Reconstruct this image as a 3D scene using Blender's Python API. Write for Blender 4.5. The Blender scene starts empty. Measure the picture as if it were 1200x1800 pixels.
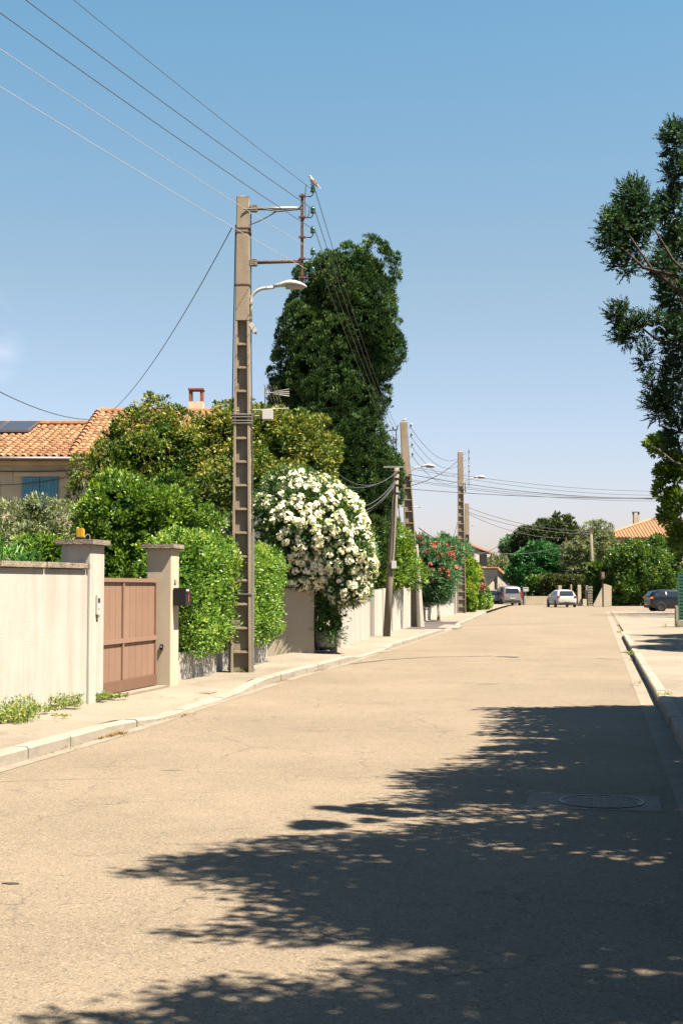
import bpy, bmesh, math, random
import numpy as np
from mathutils import Vector, Matrix, noise as mnoise

# ---------------------------------------------------------------- camera, light, exposure
S = bpy.context.scene
C = S.collection
F = 2400.0; PITCH = math.atan(134/F); CH = 1.6
cam_d = bpy.data.cameras.new('camera'); cam = bpy.data.objects.new('camera', cam_d); C.objects.link(cam)
cam.location = (0, 0, CH); cam.rotation_euler = (math.pi/2+PITCH, 0, 0)
cam_d.sensor_fit = 'VERTICAL'; cam_d.sensor_height = 36; cam_d.sensor_width = 24; cam_d.lens = F/1800*36
cam_d.clip_start = .1; cam_d.clip_end = 3000
S.camera = cam
SUN = Vector((.50, -.28, 1.0)).normalized()
w = bpy.data.worlds.new('World'); S.world = w; w.use_nodes = True
wn, wl = w.node_tree.nodes, w.node_tree.links
bg = wn['Background']; sky = wn.new('ShaderNodeTexSky'); sky.sky_type = 'NISHITA'; sky.sun_disc = False
sky.sun_elevation = math.asin(SUN.z); sky.sun_rotation = math.atan2(SUN.x, SUN.y)
sky.air_density = 1.1; sky.dust_density = 0.9; sky.ozone_density = 1.5; sky.altitude = 50
# a few thin wisps of cloud low in the west
tc = wn.new('ShaderNodeTexCoord'); mp = wn.new('ShaderNodeMapping'); mp.inputs['Scale'].default_value = (9, 9, 20)
nz = wn.new('ShaderNodeTexNoise'); nz.inputs['Scale'].default_value = 2.2; nz.inputs['Detail'].default_value = 7
cr = wn.new('ShaderNodeValToRGB'); cr.color_ramp.elements[0].position = .44; cr.color_ramp.elements[1].position = .78
dp = wn.new('ShaderNodeVectorMath'); dp.operation = 'DOT_PRODUCT'; dp.inputs[1].default_value = Vector((-.285, .94, .165)).normalized()
mr = wn.new('ShaderNodeMapRange'); mr.inputs[1].default_value = .9978; mr.inputs[2].default_value = .9999; mr.inputs[4].default_value = .5
mul = wn.new('ShaderNodeMath'); mul.operation = 'MULTIPLY'
mx = wn.new('ShaderNodeMix'); mx.data_type = 'RGBA'; mx.inputs[7].default_value = (5.0, 4.7, 5.0, 1)
warm = wn.new('ShaderNodeMix'); warm.data_type = 'RGBA'; warm.blend_type = 'MULTIPLY'; warm.inputs[0].default_value = 1
sx = wn.new('ShaderNodeSeparateXYZ'); er = wn.new('ShaderNodeValToRGB'); ee = er.color_ramp.elements   # film response of the sky by elevation
ee[0].position = .05; ee[0].color = (.505, .45, .535, 1); ee[1].position = .80; ee[1].color = (.33, .48, .55, 1)
for p_, c_ in ((.217, (.495, .485, .448)), (.39, (.42, .56, .53))): k_ = ee.new(p_); k_.color = c_+(1,)
wl.new(tc.outputs['Generated'], sx.inputs[0]); wl.new(sx.outputs[2], er.inputs[0])
wl.new(tc.outputs['Generated'], mp.inputs[0]); wl.new(mp.outputs[0], nz.inputs['Vector']); wl.new(nz.outputs[0], cr.inputs[0])
wl.new(tc.outputs['Generated'], dp.inputs[0]); wl.new(dp.outputs['Value'], mr.inputs[0])
wl.new(cr.outputs[0], mul.inputs[0]); wl.new(mr.outputs[0], mul.inputs[1])
wl.new(sky.outputs[0], warm.inputs[6]); wl.new(er.outputs[0], warm.inputs[7]); wl.new(warm.outputs[2], mx.inputs[6]); wl.new(mul.outputs[0], mx.inputs[0])
wl.new(mx.outputs[2], bg.inputs[0]); bg.inputs[1].default_value = 0.066
sl = bpy.data.lights.new('sun', 'SUN'); so = bpy.data.objects.new('sun', sl); C.objects.link(so)
sl.energy = 5.0; sl.angle = math.radians(.53); sl.color = (1, .89, .73)
so.rotation_euler = SUN.to_track_quat('Z', 'Y').to_euler(); so.location = (20, -10, 40)
S.view_settings.view_transform = 'Standard'; S.view_settings.look = 'None'
S.view_settings.exposure = 2.28; S.view_settings.gamma = 1; S.view_settings.use_curve_mapping = False
S.render.engine = 'CYCLES'
S.cycles.max_bounces = 6; S.cycles.transparent_max_bounces = 6

# ---------------------------------------------------------------- layout helpers
cp, sp_ = math.cos(PITCH), math.sin(PITCH)
def G(px, py, z=0.0):
    """ground point (height z) seen at a photo pixel"""
    u, v = (px-600)/F, (900-py)/F
    d = (u, cp - v*sp_, sp_ + v*cp); t = (z-CH)/d[2]
    return Vector((d[0]*t, d[1]*t, z))
def W(px, py, Y):
    u, v = (px-600)/F, (900-py)/F
    d = (u, cp - v*sp_, sp_ + v*cp); t = Y/d[1]
    return Vector((d[0]*t, Y, CH+d[2]*t))
def proj(p):
    X, Y, Z = p[0], p[1], p[2]-CH
    zc = Y*cp+Z*sp_
    if zc < .1: return (-9999, -9999)
    return (600+F*X/zc, 900-F*(-Y*sp_+Z*cp)/zc)
def lift(px, py, h):
    g = G(px, py); return Vector((g.x+.5*h, g.y-.28*h, h))
D = Vector((.17, 1, 0)).normalized(); N = Vector((D.y, -D.x, 0)); ANG = -math.atan2(.17, 1)   # street direction, its right-hand normal

# ---------------------------------------------------------------- materials
def mat(name, col, rough=.8, var=.12, scale=6, bump=.0, bscale=60, metal=0, spec=.3, stretch=(1, 1, 1), stain=None, stain_amt=0, stain_scale=(1, 1, 1)):
    col = tuple(c*.43 for c in col); stain = tuple(c*.43 for c in stain) if stain else None
    m = bpy.data.materials.new(name); m.use_nodes = True; nt = m.node_tree; n, l = nt.nodes, nt.links
    b = n['Principled BSDF']; b.inputs['Roughness'].default_value = rough; b.inputs['Metallic'].default_value = metal
    b.inputs['Specular IOR Level'].default_value = spec
    t = n.new('ShaderNodeTexCoord'); mpg = n.new('ShaderNodeMapping'); mpg.inputs['Scale'].default_value = stretch
    l.new(t.outputs['Object'], mpg.inputs[0])
    no = n.new('ShaderNodeTexNoise'); no.inputs['Scale'].default_value = scale; no.inputs['Detail'].default_value = 8; no.inputs['Roughness'].default_value = .62
    l.new(mpg.outputs[0], no.inputs['Vector'])
    r = n.new('ShaderNodeValToRGB'); r.color_ramp.elements[0].position = .3; r.color_ramp.elements[1].position = .7
    r.color_ramp.elements[0].color = tuple(c*(1-var) for c in col)+(1,); r.color_ramp.elements[1].color = tuple(min(1, c*(1+var)) for c in col)+(1,)
    l.new(no.outputs[0], r.inputs[0]); out = r.outputs[0]
    if stain:
        mp2 = n.new('ShaderNodeMapping'); mp2.inputs['Scale'].default_value = stain_scale; l.new(t.outputs['Object'], mp2.inputs[0])
        n2 = n.new('ShaderNodeTexNoise'); n2.inputs['Scale'].default_value = 1; n2.inputs['Detail'].default_value = 9; n2.inputs['Roughness'].default_value = .65; l.new(mp2.outputs[0], n2.inputs['Vector'])
        r2 = n.new('ShaderNodeValToRGB'); r2.color_ramp.elements[0].position = .45; r2.color_ramp.elements[1].position = .75
        r2.color_ramp.elements[1].color = (stain_amt,)*3+(1,)
        l.new(n2.outputs[0], r2.inputs[0])
        mm = n.new('ShaderNodeMix'); mm.data_type = 'RGBA'; mm.inputs[7].default_value = tuple(stain)+(1,)
        l.new(r2.outputs[0], mm.inputs[0]); l.new(out, mm.inputs[6]); out = mm.outputs[2]
    oi = n.new('ShaderNodeObjectInfo'); hv = n.new('ShaderNodeMapRange'); hv.inputs[3].default_value = .93; hv.inputs[4].default_value = 1.05
    l.new(oi.outputs['Random'], hv.inputs[0])
    vm = n.new('ShaderNodeVectorMath'); vm.operation = 'SCALE'; l.new(out, vm.inputs[0]); l.new(hv.outputs[0], vm.inputs['Scale'])
    l.new(vm.outputs[0], b.inputs['Base Color'])
    if bump:
        n3 = n.new('ShaderNodeTexNoise'); n3.inputs['Scale'].default_value = bscale; n3.inputs['Detail'].default_value = 5; l.new(t.outputs['Object'], n3.inputs['Vector'])
        bp = n.new('ShaderNodeBump'); bp.inputs['Strength'].default_value = bump; bp.inputs['Distance'].default_value = .02
        l.new(n3.outputs[0], bp.inputs['Height']); l.new(bp.outputs[0], b.inputs['Normal'])
    return m

LK = {'white_petal': 1.15, 'loquat_leaf': .95, 'conifer_spray': 1.15, 'red_petal': .7, 'pink_petal': .7, 'dry_leaf': .7, 'olive_leaf': 1.2}
def leaf_mat(name, c0, c1, c2, rough=.5, trans=.3, spec=.35, nscale=.9):
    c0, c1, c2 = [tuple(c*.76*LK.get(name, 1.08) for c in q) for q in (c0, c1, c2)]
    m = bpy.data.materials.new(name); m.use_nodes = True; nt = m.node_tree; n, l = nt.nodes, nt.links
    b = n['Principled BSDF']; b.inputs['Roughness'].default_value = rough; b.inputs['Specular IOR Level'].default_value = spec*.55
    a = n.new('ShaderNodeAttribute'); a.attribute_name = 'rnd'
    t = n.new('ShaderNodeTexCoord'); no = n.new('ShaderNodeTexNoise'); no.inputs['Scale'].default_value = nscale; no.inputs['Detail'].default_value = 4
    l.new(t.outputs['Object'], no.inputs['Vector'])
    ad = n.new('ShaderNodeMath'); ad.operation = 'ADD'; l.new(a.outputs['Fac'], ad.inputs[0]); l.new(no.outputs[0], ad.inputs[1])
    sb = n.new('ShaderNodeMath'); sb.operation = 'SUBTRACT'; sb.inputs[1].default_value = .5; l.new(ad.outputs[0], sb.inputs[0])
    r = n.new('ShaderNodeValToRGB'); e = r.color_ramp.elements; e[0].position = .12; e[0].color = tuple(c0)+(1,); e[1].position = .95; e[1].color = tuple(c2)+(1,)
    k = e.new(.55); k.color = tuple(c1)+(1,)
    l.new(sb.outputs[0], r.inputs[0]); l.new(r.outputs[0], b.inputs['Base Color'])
    tr = n.new('ShaderNodeBsdfTranslucent'); ms = n.new('ShaderNodeMixShader'); ms.inputs[0].default_value = trans
    g = n.new('ShaderNodeMix'); g.data_type = 'RGBA'; g.blend_type = 'MULTIPLY'; g.inputs[0].default_value = 1; g.inputs[7].default_value = (1.3, 1.25, .5, 1)
    l.new(r.outputs[0], g.inputs[6]); l.new(g.outputs[2], tr.inputs[0])
    l.new(b.outputs[0], ms.inputs[1]); l.new(tr.outputs[0], ms.inputs[2]); l.new(ms.outputs[0], n['Material Output'].inputs[0])
    return m

def ground_mat(name, col, crack=.5, speck=.5, patch=.12, rough=.9, dark=(.08, .07, .06), spec=.25, cs=.55, fine=90):
    col = tuple(c*.43 for c in col); dark = tuple(c*.43 for c in dark)
    m = bpy.data.materials.new(name); m.use_nodes = True; nt = m.node_tree; n, l = nt.nodes, nt.links
    b = n['Principled BSDF']; b.inputs['Roughness'].default_value = rough; b.inputs['Specular IOR Level'].default_value = spec
    t = n.new('ShaderNodeTexCoord'); oc = t.outputs['Object']
    def noise(s, d=6, r=.6, vec=None):
        k = n.new('ShaderNodeTexNoise'); k.inputs['Scale'].default_value = s; k.inputs['Detail'].default_value = d; k.inputs['Roughness'].default_value = r
        l.new(vec or oc, k.inputs['Vector']); return k
    def ramp(src, p0, p1, c0, c1):
        r = n.new('ShaderNodeValToRGB'); e = r.color_ramp.elements; e[0].position = p0; e[1].position = p1; e[0].color = c0; e[1].color = c1; l.new(src, r.inputs[0]); return r.outputs[0]
    def mixc(f, a, bb, bt='MIX'):
        k = n.new('ShaderNodeMix'); k.data_type = 'RGBA'; k.blend_type = bt
        if isinstance(f, float): k.inputs[0].default_value = f
        else: l.new(f, k.inputs[0])
        for s, i in ((a, 6), (bb, 7)):
            if isinstance(s, tuple): k.inputs[i].default_value = s
            else: l.new(s, k.inputs[i])
        return k.outputs[2]
    g = lambda v: (v, v, v, 1)
    big = ramp(noise(.35, 5).outputs[0], .32, .68, tuple(c*(1-patch) for c in col)+(1,), tuple(c*(1+patch) for c in col)+(1,))
    mid = ramp(noise(3.5, 6, .7).outputs[0], .3, .7, g(.93), g(1.06))
    base = mixc(1.0, big, mid, 'MULTIPLY')
    fn = noise(fine, 2, .8); fv = ramp(fn.outputs[0], .35, .66, g(1-.45*speck), g(1+.35*speck))
    base = mixc(1.0, base, fv, 'MULTIPLY')
    v = n.new('ShaderNodeTexVoronoi'); v.inputs['Scale'].default_value = fine*.8; l.new(oc, v.inputs['Vector'])
    sv = n.new('ShaderNodeSeparateColor'); l.new(v.outputs['Color'], sv.inputs[0])
    dk = ramp(sv.outputs[0], .86, .9, g(0), g(.6*speck)); base = mixc(dk, base, tuple(dark)+(1,))
    lt = ramp(sv.outputs[1], .9, .93, g(0), g(.5*speck)); base = mixc(lt, base, (min(1, col[0]*1.7), min(1, col[1]*1.7), min(1, col[2]*1.7), 1))
    # cracks: warped voronoi edges, kept only in patches
    wv = noise(1.6, 5, .7); wm = n.new('ShaderNodeVectorMath'); wm.operation = 'SCALE'; wm.inputs['Scale'].default_value = .55; l.new(wv.outputs['Color'], wm.inputs[0])
    wa = n.new('ShaderNodeVectorMath'); wa.operation = 'ADD'; l.new(oc, wa.inputs[0]); l.new(wm.outputs[0], wa.inputs[1])
    outs = []
    for sc, th in ((cs, .006), (cs*3.2, .012)):
        vo = n.new('ShaderNodeTexVoronoi'); vo.feature = 'DISTANCE_TO_EDGE'; vo.inputs['Scale'].default_value = sc; l.new(wa.outputs[0], vo.inputs['Vector'])
        edge = ramp(vo.outputs[0], th*.35, th*1.5, g(1), g(0))
        msk = ramp(noise(.5 if sc < 1 else .8, 4).outputs[0], .46, .62, g(0), g(crack))
        mm = n.new('ShaderNodeMath'); mm.operation = 'MULTIPLY'; l.new(edge, mm.inputs[0]); l.new(msk, mm.inputs[1]); outs.append(mm.outputs[0])
        base = mixc(mm.outputs[0], base, tuple(dark)+(1,))
    l.new(base, b.inputs['Base Color'])
    ba = n.new('ShaderNodeMath'); ba.operation = 'SUBTRACT'; l.new(fn.outputs[0], ba.inputs[0]); l.new(outs[0], ba.inputs[1])
    bp = n.new('ShaderNodeBump'); bp.inputs['Strength'].default_value = .55; bp.inputs['Distance'].default_value = .012; l.new(ba.outputs[0], bp.inputs['Height']); l.new(bp.outputs[0], b.inputs['Normal'])
    return m

M = {}
M['asphalt'] = ground_mat('asphalt', (.305, .242, .172), crack=.6, speck=.75, patch=.13)
M['pavement'] = ground_mat('pavement', (.365, .305, .235), crack=.6, speck=.6, patch=.2, fine=120)
M['patch'] = ground_mat('dark_asphalt', (.13, .11, .105), crack=.2, speck=.6, patch=.1)
M['ground'] = ground_mat('dry_earth', (.27, .22, .14), crack=0, speck=.6, patch=.25, fine=40)
M['concrete_kerb'] = mat('kerb_concrete', (.44, .385, .31), .9, .14, 5, .5, 90, stain=(.2, .16, .12), stain_amt=.5, stain_scale=(2, 2, 9))
M['gutter'] = mat('gutter_concrete', (.35, .29, .225), .9, .14, 4, .5, 90, stain=(.2, .17, .13), stain_amt=.45, stain_scale=(1.5, 1.5, 2))
M['render'] = mat('cream_render', (.60, .565, .51), .92, .05, 2.5, .35, 80, stain=(.42, .35, .26), stain_amt=.7, stain_scale=(4.5, 4.5, .35))
M['render_beige'] = mat('beige_render', (.74, .62, .46), .92, .06, 2.5, .35, 80, stain=(.55, .42, .28), stain_amt=.5, stain_scale=(1.2, 1.2, 1.2))
M['coping'] = mat('coping_stone', (.38, .31, .24), .95, .25, 9, .8, 50, stain=(.1, .085, .07), stain_amt=.8, stain_scale=(6, 6, 10))
M['pole_concrete'] = mat('pole_concrete', (.47, .385, .285), .92, .12, 3, .3, 70, stain=(.33, .22, .13), stain_amt=.7, stain_scale=(4, 4, .7))
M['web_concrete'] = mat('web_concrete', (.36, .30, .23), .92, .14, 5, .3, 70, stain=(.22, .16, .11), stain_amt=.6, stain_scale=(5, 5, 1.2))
M['wood_pole'] = mat('weathered_wood', (.30, .25, .185), .9, .25, 14, .5, 60, stretch=(6, 6, .4), stain=(.13, .12, .07), stain_amt=.6, stain_scale=(3, 3, .6))
M['rust'] = mat('rusty_iron', (.20, .10, .065), .85, .35, 30, .4, 120)
M['galv'] = mat('galvanised_steel', (.42, .40, .36), .5, .15, 12, 0, metal=.4)
M['lamp'] = mat('lamp_grey_paint', (.60, .59, .56), .45, .08, 8)
M['lens'] = mat('lamp_glass', (.42, .42, .40), .25, .1, 4, spec=.6)
M['glass_green'] = mat('green_glass', (.015, .10, .055), .1, .2, 10, spec=.8)
M['wire'] = mat('wire_dark', (.10, .10, .11), .6, .1, 5)
M['wire_white'] = mat('wire_pale', (.60, .60, .60), .5, .1, 5)
M['brown'] = mat('brown_gate_paint', (.345, .205, .14), .55, .06, 3, .05, 30, spec=.35, stain=(.36, .23, .16), stain_amt=.4, stain_scale=(9, 9, .5))
M['brown_dark'] = mat('brown_frame_paint', (.24, .13, .085), .55, .06, 3)
M['black'] = mat('black_paint', (.018, .018, .02), .5, .1, 6)
M['white'] = mat('white_plastic', (.72, .70, .66), .5, .04, 4)
M['grey'] = mat('grey_plastic', (.35, .35, .35), .5, .06, 4)
M['yellow'] = mat('yellow_plastic', (.80, .47, .01), .3, .05, 4, spec=.6)
M['blue'] = mat('blue_shutter_paint', (.15, .42, .58), .7, .1, 6, stain=(.2, .36, .42), stain_amt=.4, stain_scale=(8, 8, 2))
M['housewall'] = mat('house_render', (1.0, .81, .58), .95, .10, 1.6, .4, 60, stain=(.5, .39, .26), stain_amt=.5, stain_scale=(1, 1, .8))
M['panel'] = mat('solar_glass', (.05, .045, .055), .25, .1, 3, spec=.7)
M['zinc'] = mat('zinc_gutter', (.22, .20, .19), .5, .1, 6, metal=.5)
M['brick'] = mat('chimney_brick', (.36, .13, .07), .9, .25, 12, .4)
M['stone'] = mat('rough_stone', (.42, .36, .28), .95, .25, 8, .9, 30, stain=(.2, .17, .13), stain_amt=.6, stain_scale=(4, 4, 4))
M['greenmesh'] = mat('green_screen', (.015, .12, .075), .7, .15, 20)
M['bark'] = mat('bark', (.085, .06, .045), .95, .3, 20, .8, 40, stretch=(3, 3, .6))
M['bark_grey'] = mat('grey_bark', (.2, .17, .13), .95, .3, 20, .8, 40, stretch=(3, 3, .6))
M['iron'] = mat('cast_iron', (.055, .055, .06), .45, .3, 30, .8, 60, metal=.6)
M['tar'] = mat('tar', (.085, .07, .06), .75, .25, 12)
# roof tile: strong tile to tile variation
def tile_mat():
    m = mat('terracotta_tile', (.48, .235, .115), .9, .22, 9, .5, 60, stain=(.15, .115, .07), stain_amt=.65, stain_scale=(2.2, 2.2, 2.2))
    n, l = m.node_tree.nodes, m.node_tree.links; b = n['Principled BSDF']; src = b.inputs['Base Color'].links[0].from_socket
    a = n.new('ShaderNodeAttribute'); a.attribute_name = 'rnd'; o = n.new('ShaderNodeObjectInfo')
    ad = n.new('ShaderNodeMath'); ad.operation = 'ADD'; l.new(a.outputs['Fac'], ad.inputs[0]); l.new(o.outputs['Random'], ad.inputs[1])
    fr = n.new('ShaderNodeMath'); fr.operation = 'FRACT'; l.new(ad.outputs[0], fr.inputs[0])
    r = n.new('ShaderNodeValToRGB'); e = r.color_ramp.elements; e[0].color = (.62, .62, .62, 1); e[1].color = (1.25, 1.35, 1.5, 1); k = e.new(.5); k.color = (1, 1, 1, 1)
    l.new(fr.outputs[0], r.inputs[0]); mm = n.new('ShaderNodeMix'); mm.data_type = 'RGBA'; mm.blend_type = 'MULTIPLY'; mm.inputs[0].default_value = 1
    l.new(src, mm.inputs[6]); l.new(r.outputs[0], mm.inputs[7]); l.new(mm.outputs[2], b.inputs['Base Color']); return m
M['tile'] = tile_mat()

L = {
 'cypress': leaf_mat('cypress_leaf', (.012, .032, .014), (.042, .090, .030), (.11, .17, .05), .8, .10, .08),
 'hedge': leaf_mat('hedge_leaf', (.045, .115, .018), (.125, .24, .035), (.28, .38, .075), .42, .3, .45),
 'laurel': leaf_mat('bay_leaf', (.035, .09, .014), (.10, .19, .024), (.23, .33, .05), .42, .28, .45),
 'yellow': leaf_mat('loquat_leaf', (.032, .085, .014), (.11, .165, .026), (.34, .28, .06), .5, .25, .4),
 'olive': leaf_mat('olive_leaf', (.07, .10, .05), (.15, .18, .09), (.27, .29, .17), .55, .2, .3),
 'cane': leaf_mat('cane_leaf', (.04, .12, .025), (.07, .20, .04), (.14, .30, .07), .5, .3, .4),
 'oleander': leaf_mat('oleander_leaf', (.03, .075, .022), (.06, .13, .035), (.12, .20, .06), .5, .22, .4),
 'blue': leaf_mat('blue_green_leaf', (.03, .09, .045), (.07, .17, .08), (.14, .26, .12), .5, .25, .35),
 'dark': leaf_mat('dark_tree_leaf', (.014, .030, .012), (.032, .055, .018), (.085, .10, .035), .55, .15, .3),
 'fir': leaf_mat('bright_green_leaf', (.018, .075, .025), (.035, .13, .04), (.075, .21, .065), .5, .22, .3),
 'conifer': leaf_mat('conifer_spray', (.014, .040, .024), (.026, .065, .034), (.075, .12, .035), .55, .22, .25),
 'ivy': leaf_mat('ivy_leaf', (.025, .06, .012), (.06, .13, .022), (.17, .24, .04), .4, .22, .5),
 'browned': leaf_mat('browned_hedge_leaf', (.03, .04, .015), (.055, .075, .022), (.11, .12, .04), .6, .15, .3),
 'vine': leaf_mat('vine_leaf', (.05, .13, .016), (.12, .24, .028), (.34, .33, .05), .45, .35, .35),
 'weed': leaf_mat('weed_leaf', (.09, .15, .03), (.19, .26, .06), (.36, .34, .12), .6, .3, .3),
 'dry': leaf_mat('dry_leaf', (.16, .10, .03), (.30, .19, .05), (.42, .30, .10), .8, .1, .2),
 'whitef': leaf_mat('white_petal', (.74, .70, .54), (.82, .79, .66), (.88, .87, .80), .6, .3, .2),
 'redf': leaf_mat('red_petal', (.42, .08, .06), (.52, .14, .10), (.62, .26, .20), .6, .3, .2),
 'pinkf': leaf_mat('pink_petal', (.62, .16, .17), (.72, .26, .26), (.80, .42, .38), .6, .3, .2),
}

# ---------------------------------------------------------------- mesh builders
class MB:
    def __init__(s): s.v, s.f, s.r = [], [], []
    def add(s, vs, fs):
        k = len(s.v); s.v += [tuple(v) for v in vs]; s.f += [tuple(i+k for i in f) for f in fs]; return s
    def box(s, c, size, rz=0, mtx=None):
        x, y, z = size[0]/2, size[1]/2, size[2]/2; ca, sa = math.cos(rz), math.sin(rz); vs = []
        for dz in (-z, z):
            for dx, dy in ((-x, -y), (x, -y), (x, y), (-x, y)): vs.append((c[0]+dx*ca-dy*sa, c[1]+dx*sa+dy*ca, c[2]+dz))
        return s.add(vs, [(0, 3, 2, 1), (4, 5, 6, 7), (0, 1, 5, 4), (1, 2, 6, 5), (2, 3, 7, 6), (3, 0, 4, 7)])
    def prism(s, poly, z0, z1):           # vertical prism over plan polygon (ccw); z0/z1 may be lists
        n = len(poly); a = z0 if isinstance(z0, (list, tuple)) else [z0]*n; b = z1 if isinstance(z1, (list, tuple)) else [z1]*n
        vs = [(p[0], p[1], a[i]) for i, p in enumerate(poly)]+[(p[0], p[1], b[i]) for i, p in enumerate(poly)]
        fs = [tuple(range(n-1, -1, -1)), tuple(range(n, 2*n))]+[(i, (i+1) % n, n+(i+1) % n, n+i) for i in range(n)]
        return s.add(vs, fs)
    def tube(s, pts, r, n=6, cap=True):
        pts = [Vector(p) for p in pts]; rs = r if isinstance(r, (list, tuple)) else [r]*len(pts); vs, fs = [], []; m = len(pts)
        up = Vector((0, 0, 1)); t0 = (pts[1]-pts[0]).normalized()
        a = t0.cross(up if abs(t0.z) < .9 else Vector((1, 0, 0))).normalized()
        for i, p in enumerate(pts):
            t = (pts[min(i+1, m-1)]-pts[max(i-1, 0)])
            t = t.normalized() if t.length > 1e-9 else t0
            a = (a-t*a.dot(t)); a = a.normalized() if a.length > 1e-6 else t.orthogonal().normalized(); b = t.cross(a)
            for k in range(n):
                q = 2*math.pi*k/n; vs.append(p+(a*math.cos(q)+b*math.sin(q))*rs[i])
        for i in range(m-1):
            for k in range(n): fs.append((i*n+k, i*n+(k+1) % n, (i+1)*n+(k+1) % n, (i+1)*n+k))
        if cap: fs += [tuple(range(n-1, -1, -1)), tuple(range((m-1)*n, m*n))]
        return s.add(vs, fs)
    def lathe(s, prof, c=(0, 0, 0), n=12, axis='z'):
        vs, fs = [], []
        for r, z in prof:
            for k in range(n):
                q = 2*math.pi*k/n; p = (r*math.cos(q), r*math.sin(q), z)
                if axis == 'y': p = (p[0], p[2], p[1])
                if axis == 'x': p = (p[2], p[0], p[1])
                vs.append((c[0]+p[0], c[1]+p[1], c[2]+p[2]))
        for i in range(len(prof)-1):
            for k in range(n): fs.append((i*n+k, i*n+(k+1) % n, (i+1)*n+(k+1) % n, (i+1)*n+k))
        fs += [tuple(range(n-1, -1, -1)), tuple(range((len(prof)-1)*n, len(prof)*n))]
        return s.add(vs, fs)
    def mesh(s, name):
        me = bpy.data.meshes.new(name); me.from_pydata(s.v, [], s.f); me.update(); return me
    def build(s, name, m, parent=None, bevel=0, smooth=False, world=None):
        me = s.mesh(name); me.materials.append(M[m] if isinstance(m, str) else m)
        bm = bmesh.new(); bm.from_mesh(me); bmesh.ops.recalc_face_normals(bm, faces=bm.faces)
        if bevel: bmesh.ops.bevel(bm, geom=[e for e in bm.edges if len(e.link_faces) == 2 and e.calc_face_angle(0) > .6], offset=bevel, segments=2, affect='EDGES', clamp_overlap=True)
        bm.to_mesh(me); bm.free()
        if smooth:
            for p in me.polygons: p.use_smooth = True
        return link(name, me, parent)

def link(name, me, parent=None):
    o = bpy.data.objects.new(name, me); C.objects.link(o)
    if parent is not None: o.parent = parent
    return o
def tag(o, label, cat, group=None, kind=None):
    if label: o['label'] = label
    if cat: o['category'] = cat
    if group: o['group'] = group
    if kind: o['kind'] = kind
    return o
def thing(name, label, cat, loc=(0, 0, 0), rz=0, group=None):
    o = bpy.data.objects.new(name, None); C.objects.link(o); o.location = loc; o.rotation_euler = (0, 0, rz); o.empty_display_size = .2
    return tag(o, label, cat, group)
def struct(o): o['kind'] = 'structure'; return o
def dup(root, loc, rz=0, label=None, group=None, scale=1):
    def cpy(o, par):
        c = o.copy(); C.objects.link(c)
        if par is not None: c.parent = par
        for k in [x for x in C.objects if x.parent == o]: cpy(k, c)
        return c
    r = cpy(root, None); r.location = loc; r.rotation_euler = (0, 0, rz); r.scale = (scale,)*3
    if label: r['label'] = label
    if group: r['group'] = group
    return r
def rel(root, p):      # world point into a root frame (rotation about z only)
    d = Vector(p)-Vector(root.location); a = -root.rotation_euler.z
    return Vector((d.x*math.cos(a)-d.y*math.sin(a), d.x*math.sin(a)+d.y*math.cos(a), d.z))

# ---- foliage (numpy)
def unit(a): return a/np.maximum(np.linalg.norm(a, axis=-1, keepdims=True), 1e-9)
def leaves(name, P, Dr, Ln, Wd, rnd, m, parent=None, fold=.18, upb=.5, seed=0, kind='stuff'):
    """one quad per leaf: base point P, axis Dr"""
    rg = np.random.default_rng(seed); n = len(P); Dr = unit(Dr)
    Ln = np.broadcast_to(np.asarray(Ln, float), (n,))[:, None]; Wd = np.broadcast_to(np.asarray(Wd, float), (n,))[:, None]
    nr = rg.normal(size=(n, 3)); nr[:, 2] += upb*2; nr -= Dr*np.sum(nr*Dr, 1, keepdims=True); nr = unit(nr); sd = np.cross(Dr, nr)
    mid = P+Dr*Ln*.45
    V = np.stack([P, mid+sd*Wd*.5+nr*Wd*fold, P+Dr*Ln-nr*Ln*.1, mid-sd*Wd*.5+nr*Wd*fold], 1).reshape(-1, 3)
    me = bpy.data.meshes.new(name); me.vertices.add(4*n); me.vertices.foreach_set('co', V.astype(np.float32).ravel())
    me.loops.add(4*n); me.loops.foreach_set('vertex_index', np.arange(4*n, dtype=np.int32))
    me.polygons.add(n); me.polygons.foreach_set('loop_start', np.arange(0, 4*n, 4, dtype=np.int32)); me.polygons.foreach_set('loop_total', np.full(n, 4, np.int32))
    at = me.attributes.new('rnd', 'FLOAT', 'POINT'); at.data.foreach_set('value', np.repeat(rnd, 4).astype(np.float32))
    me.materials.append(m); me.update(calc_edges=True)
    o = link(name, me, parent)
    if kind: o['kind'] = kind
    return o

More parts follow.
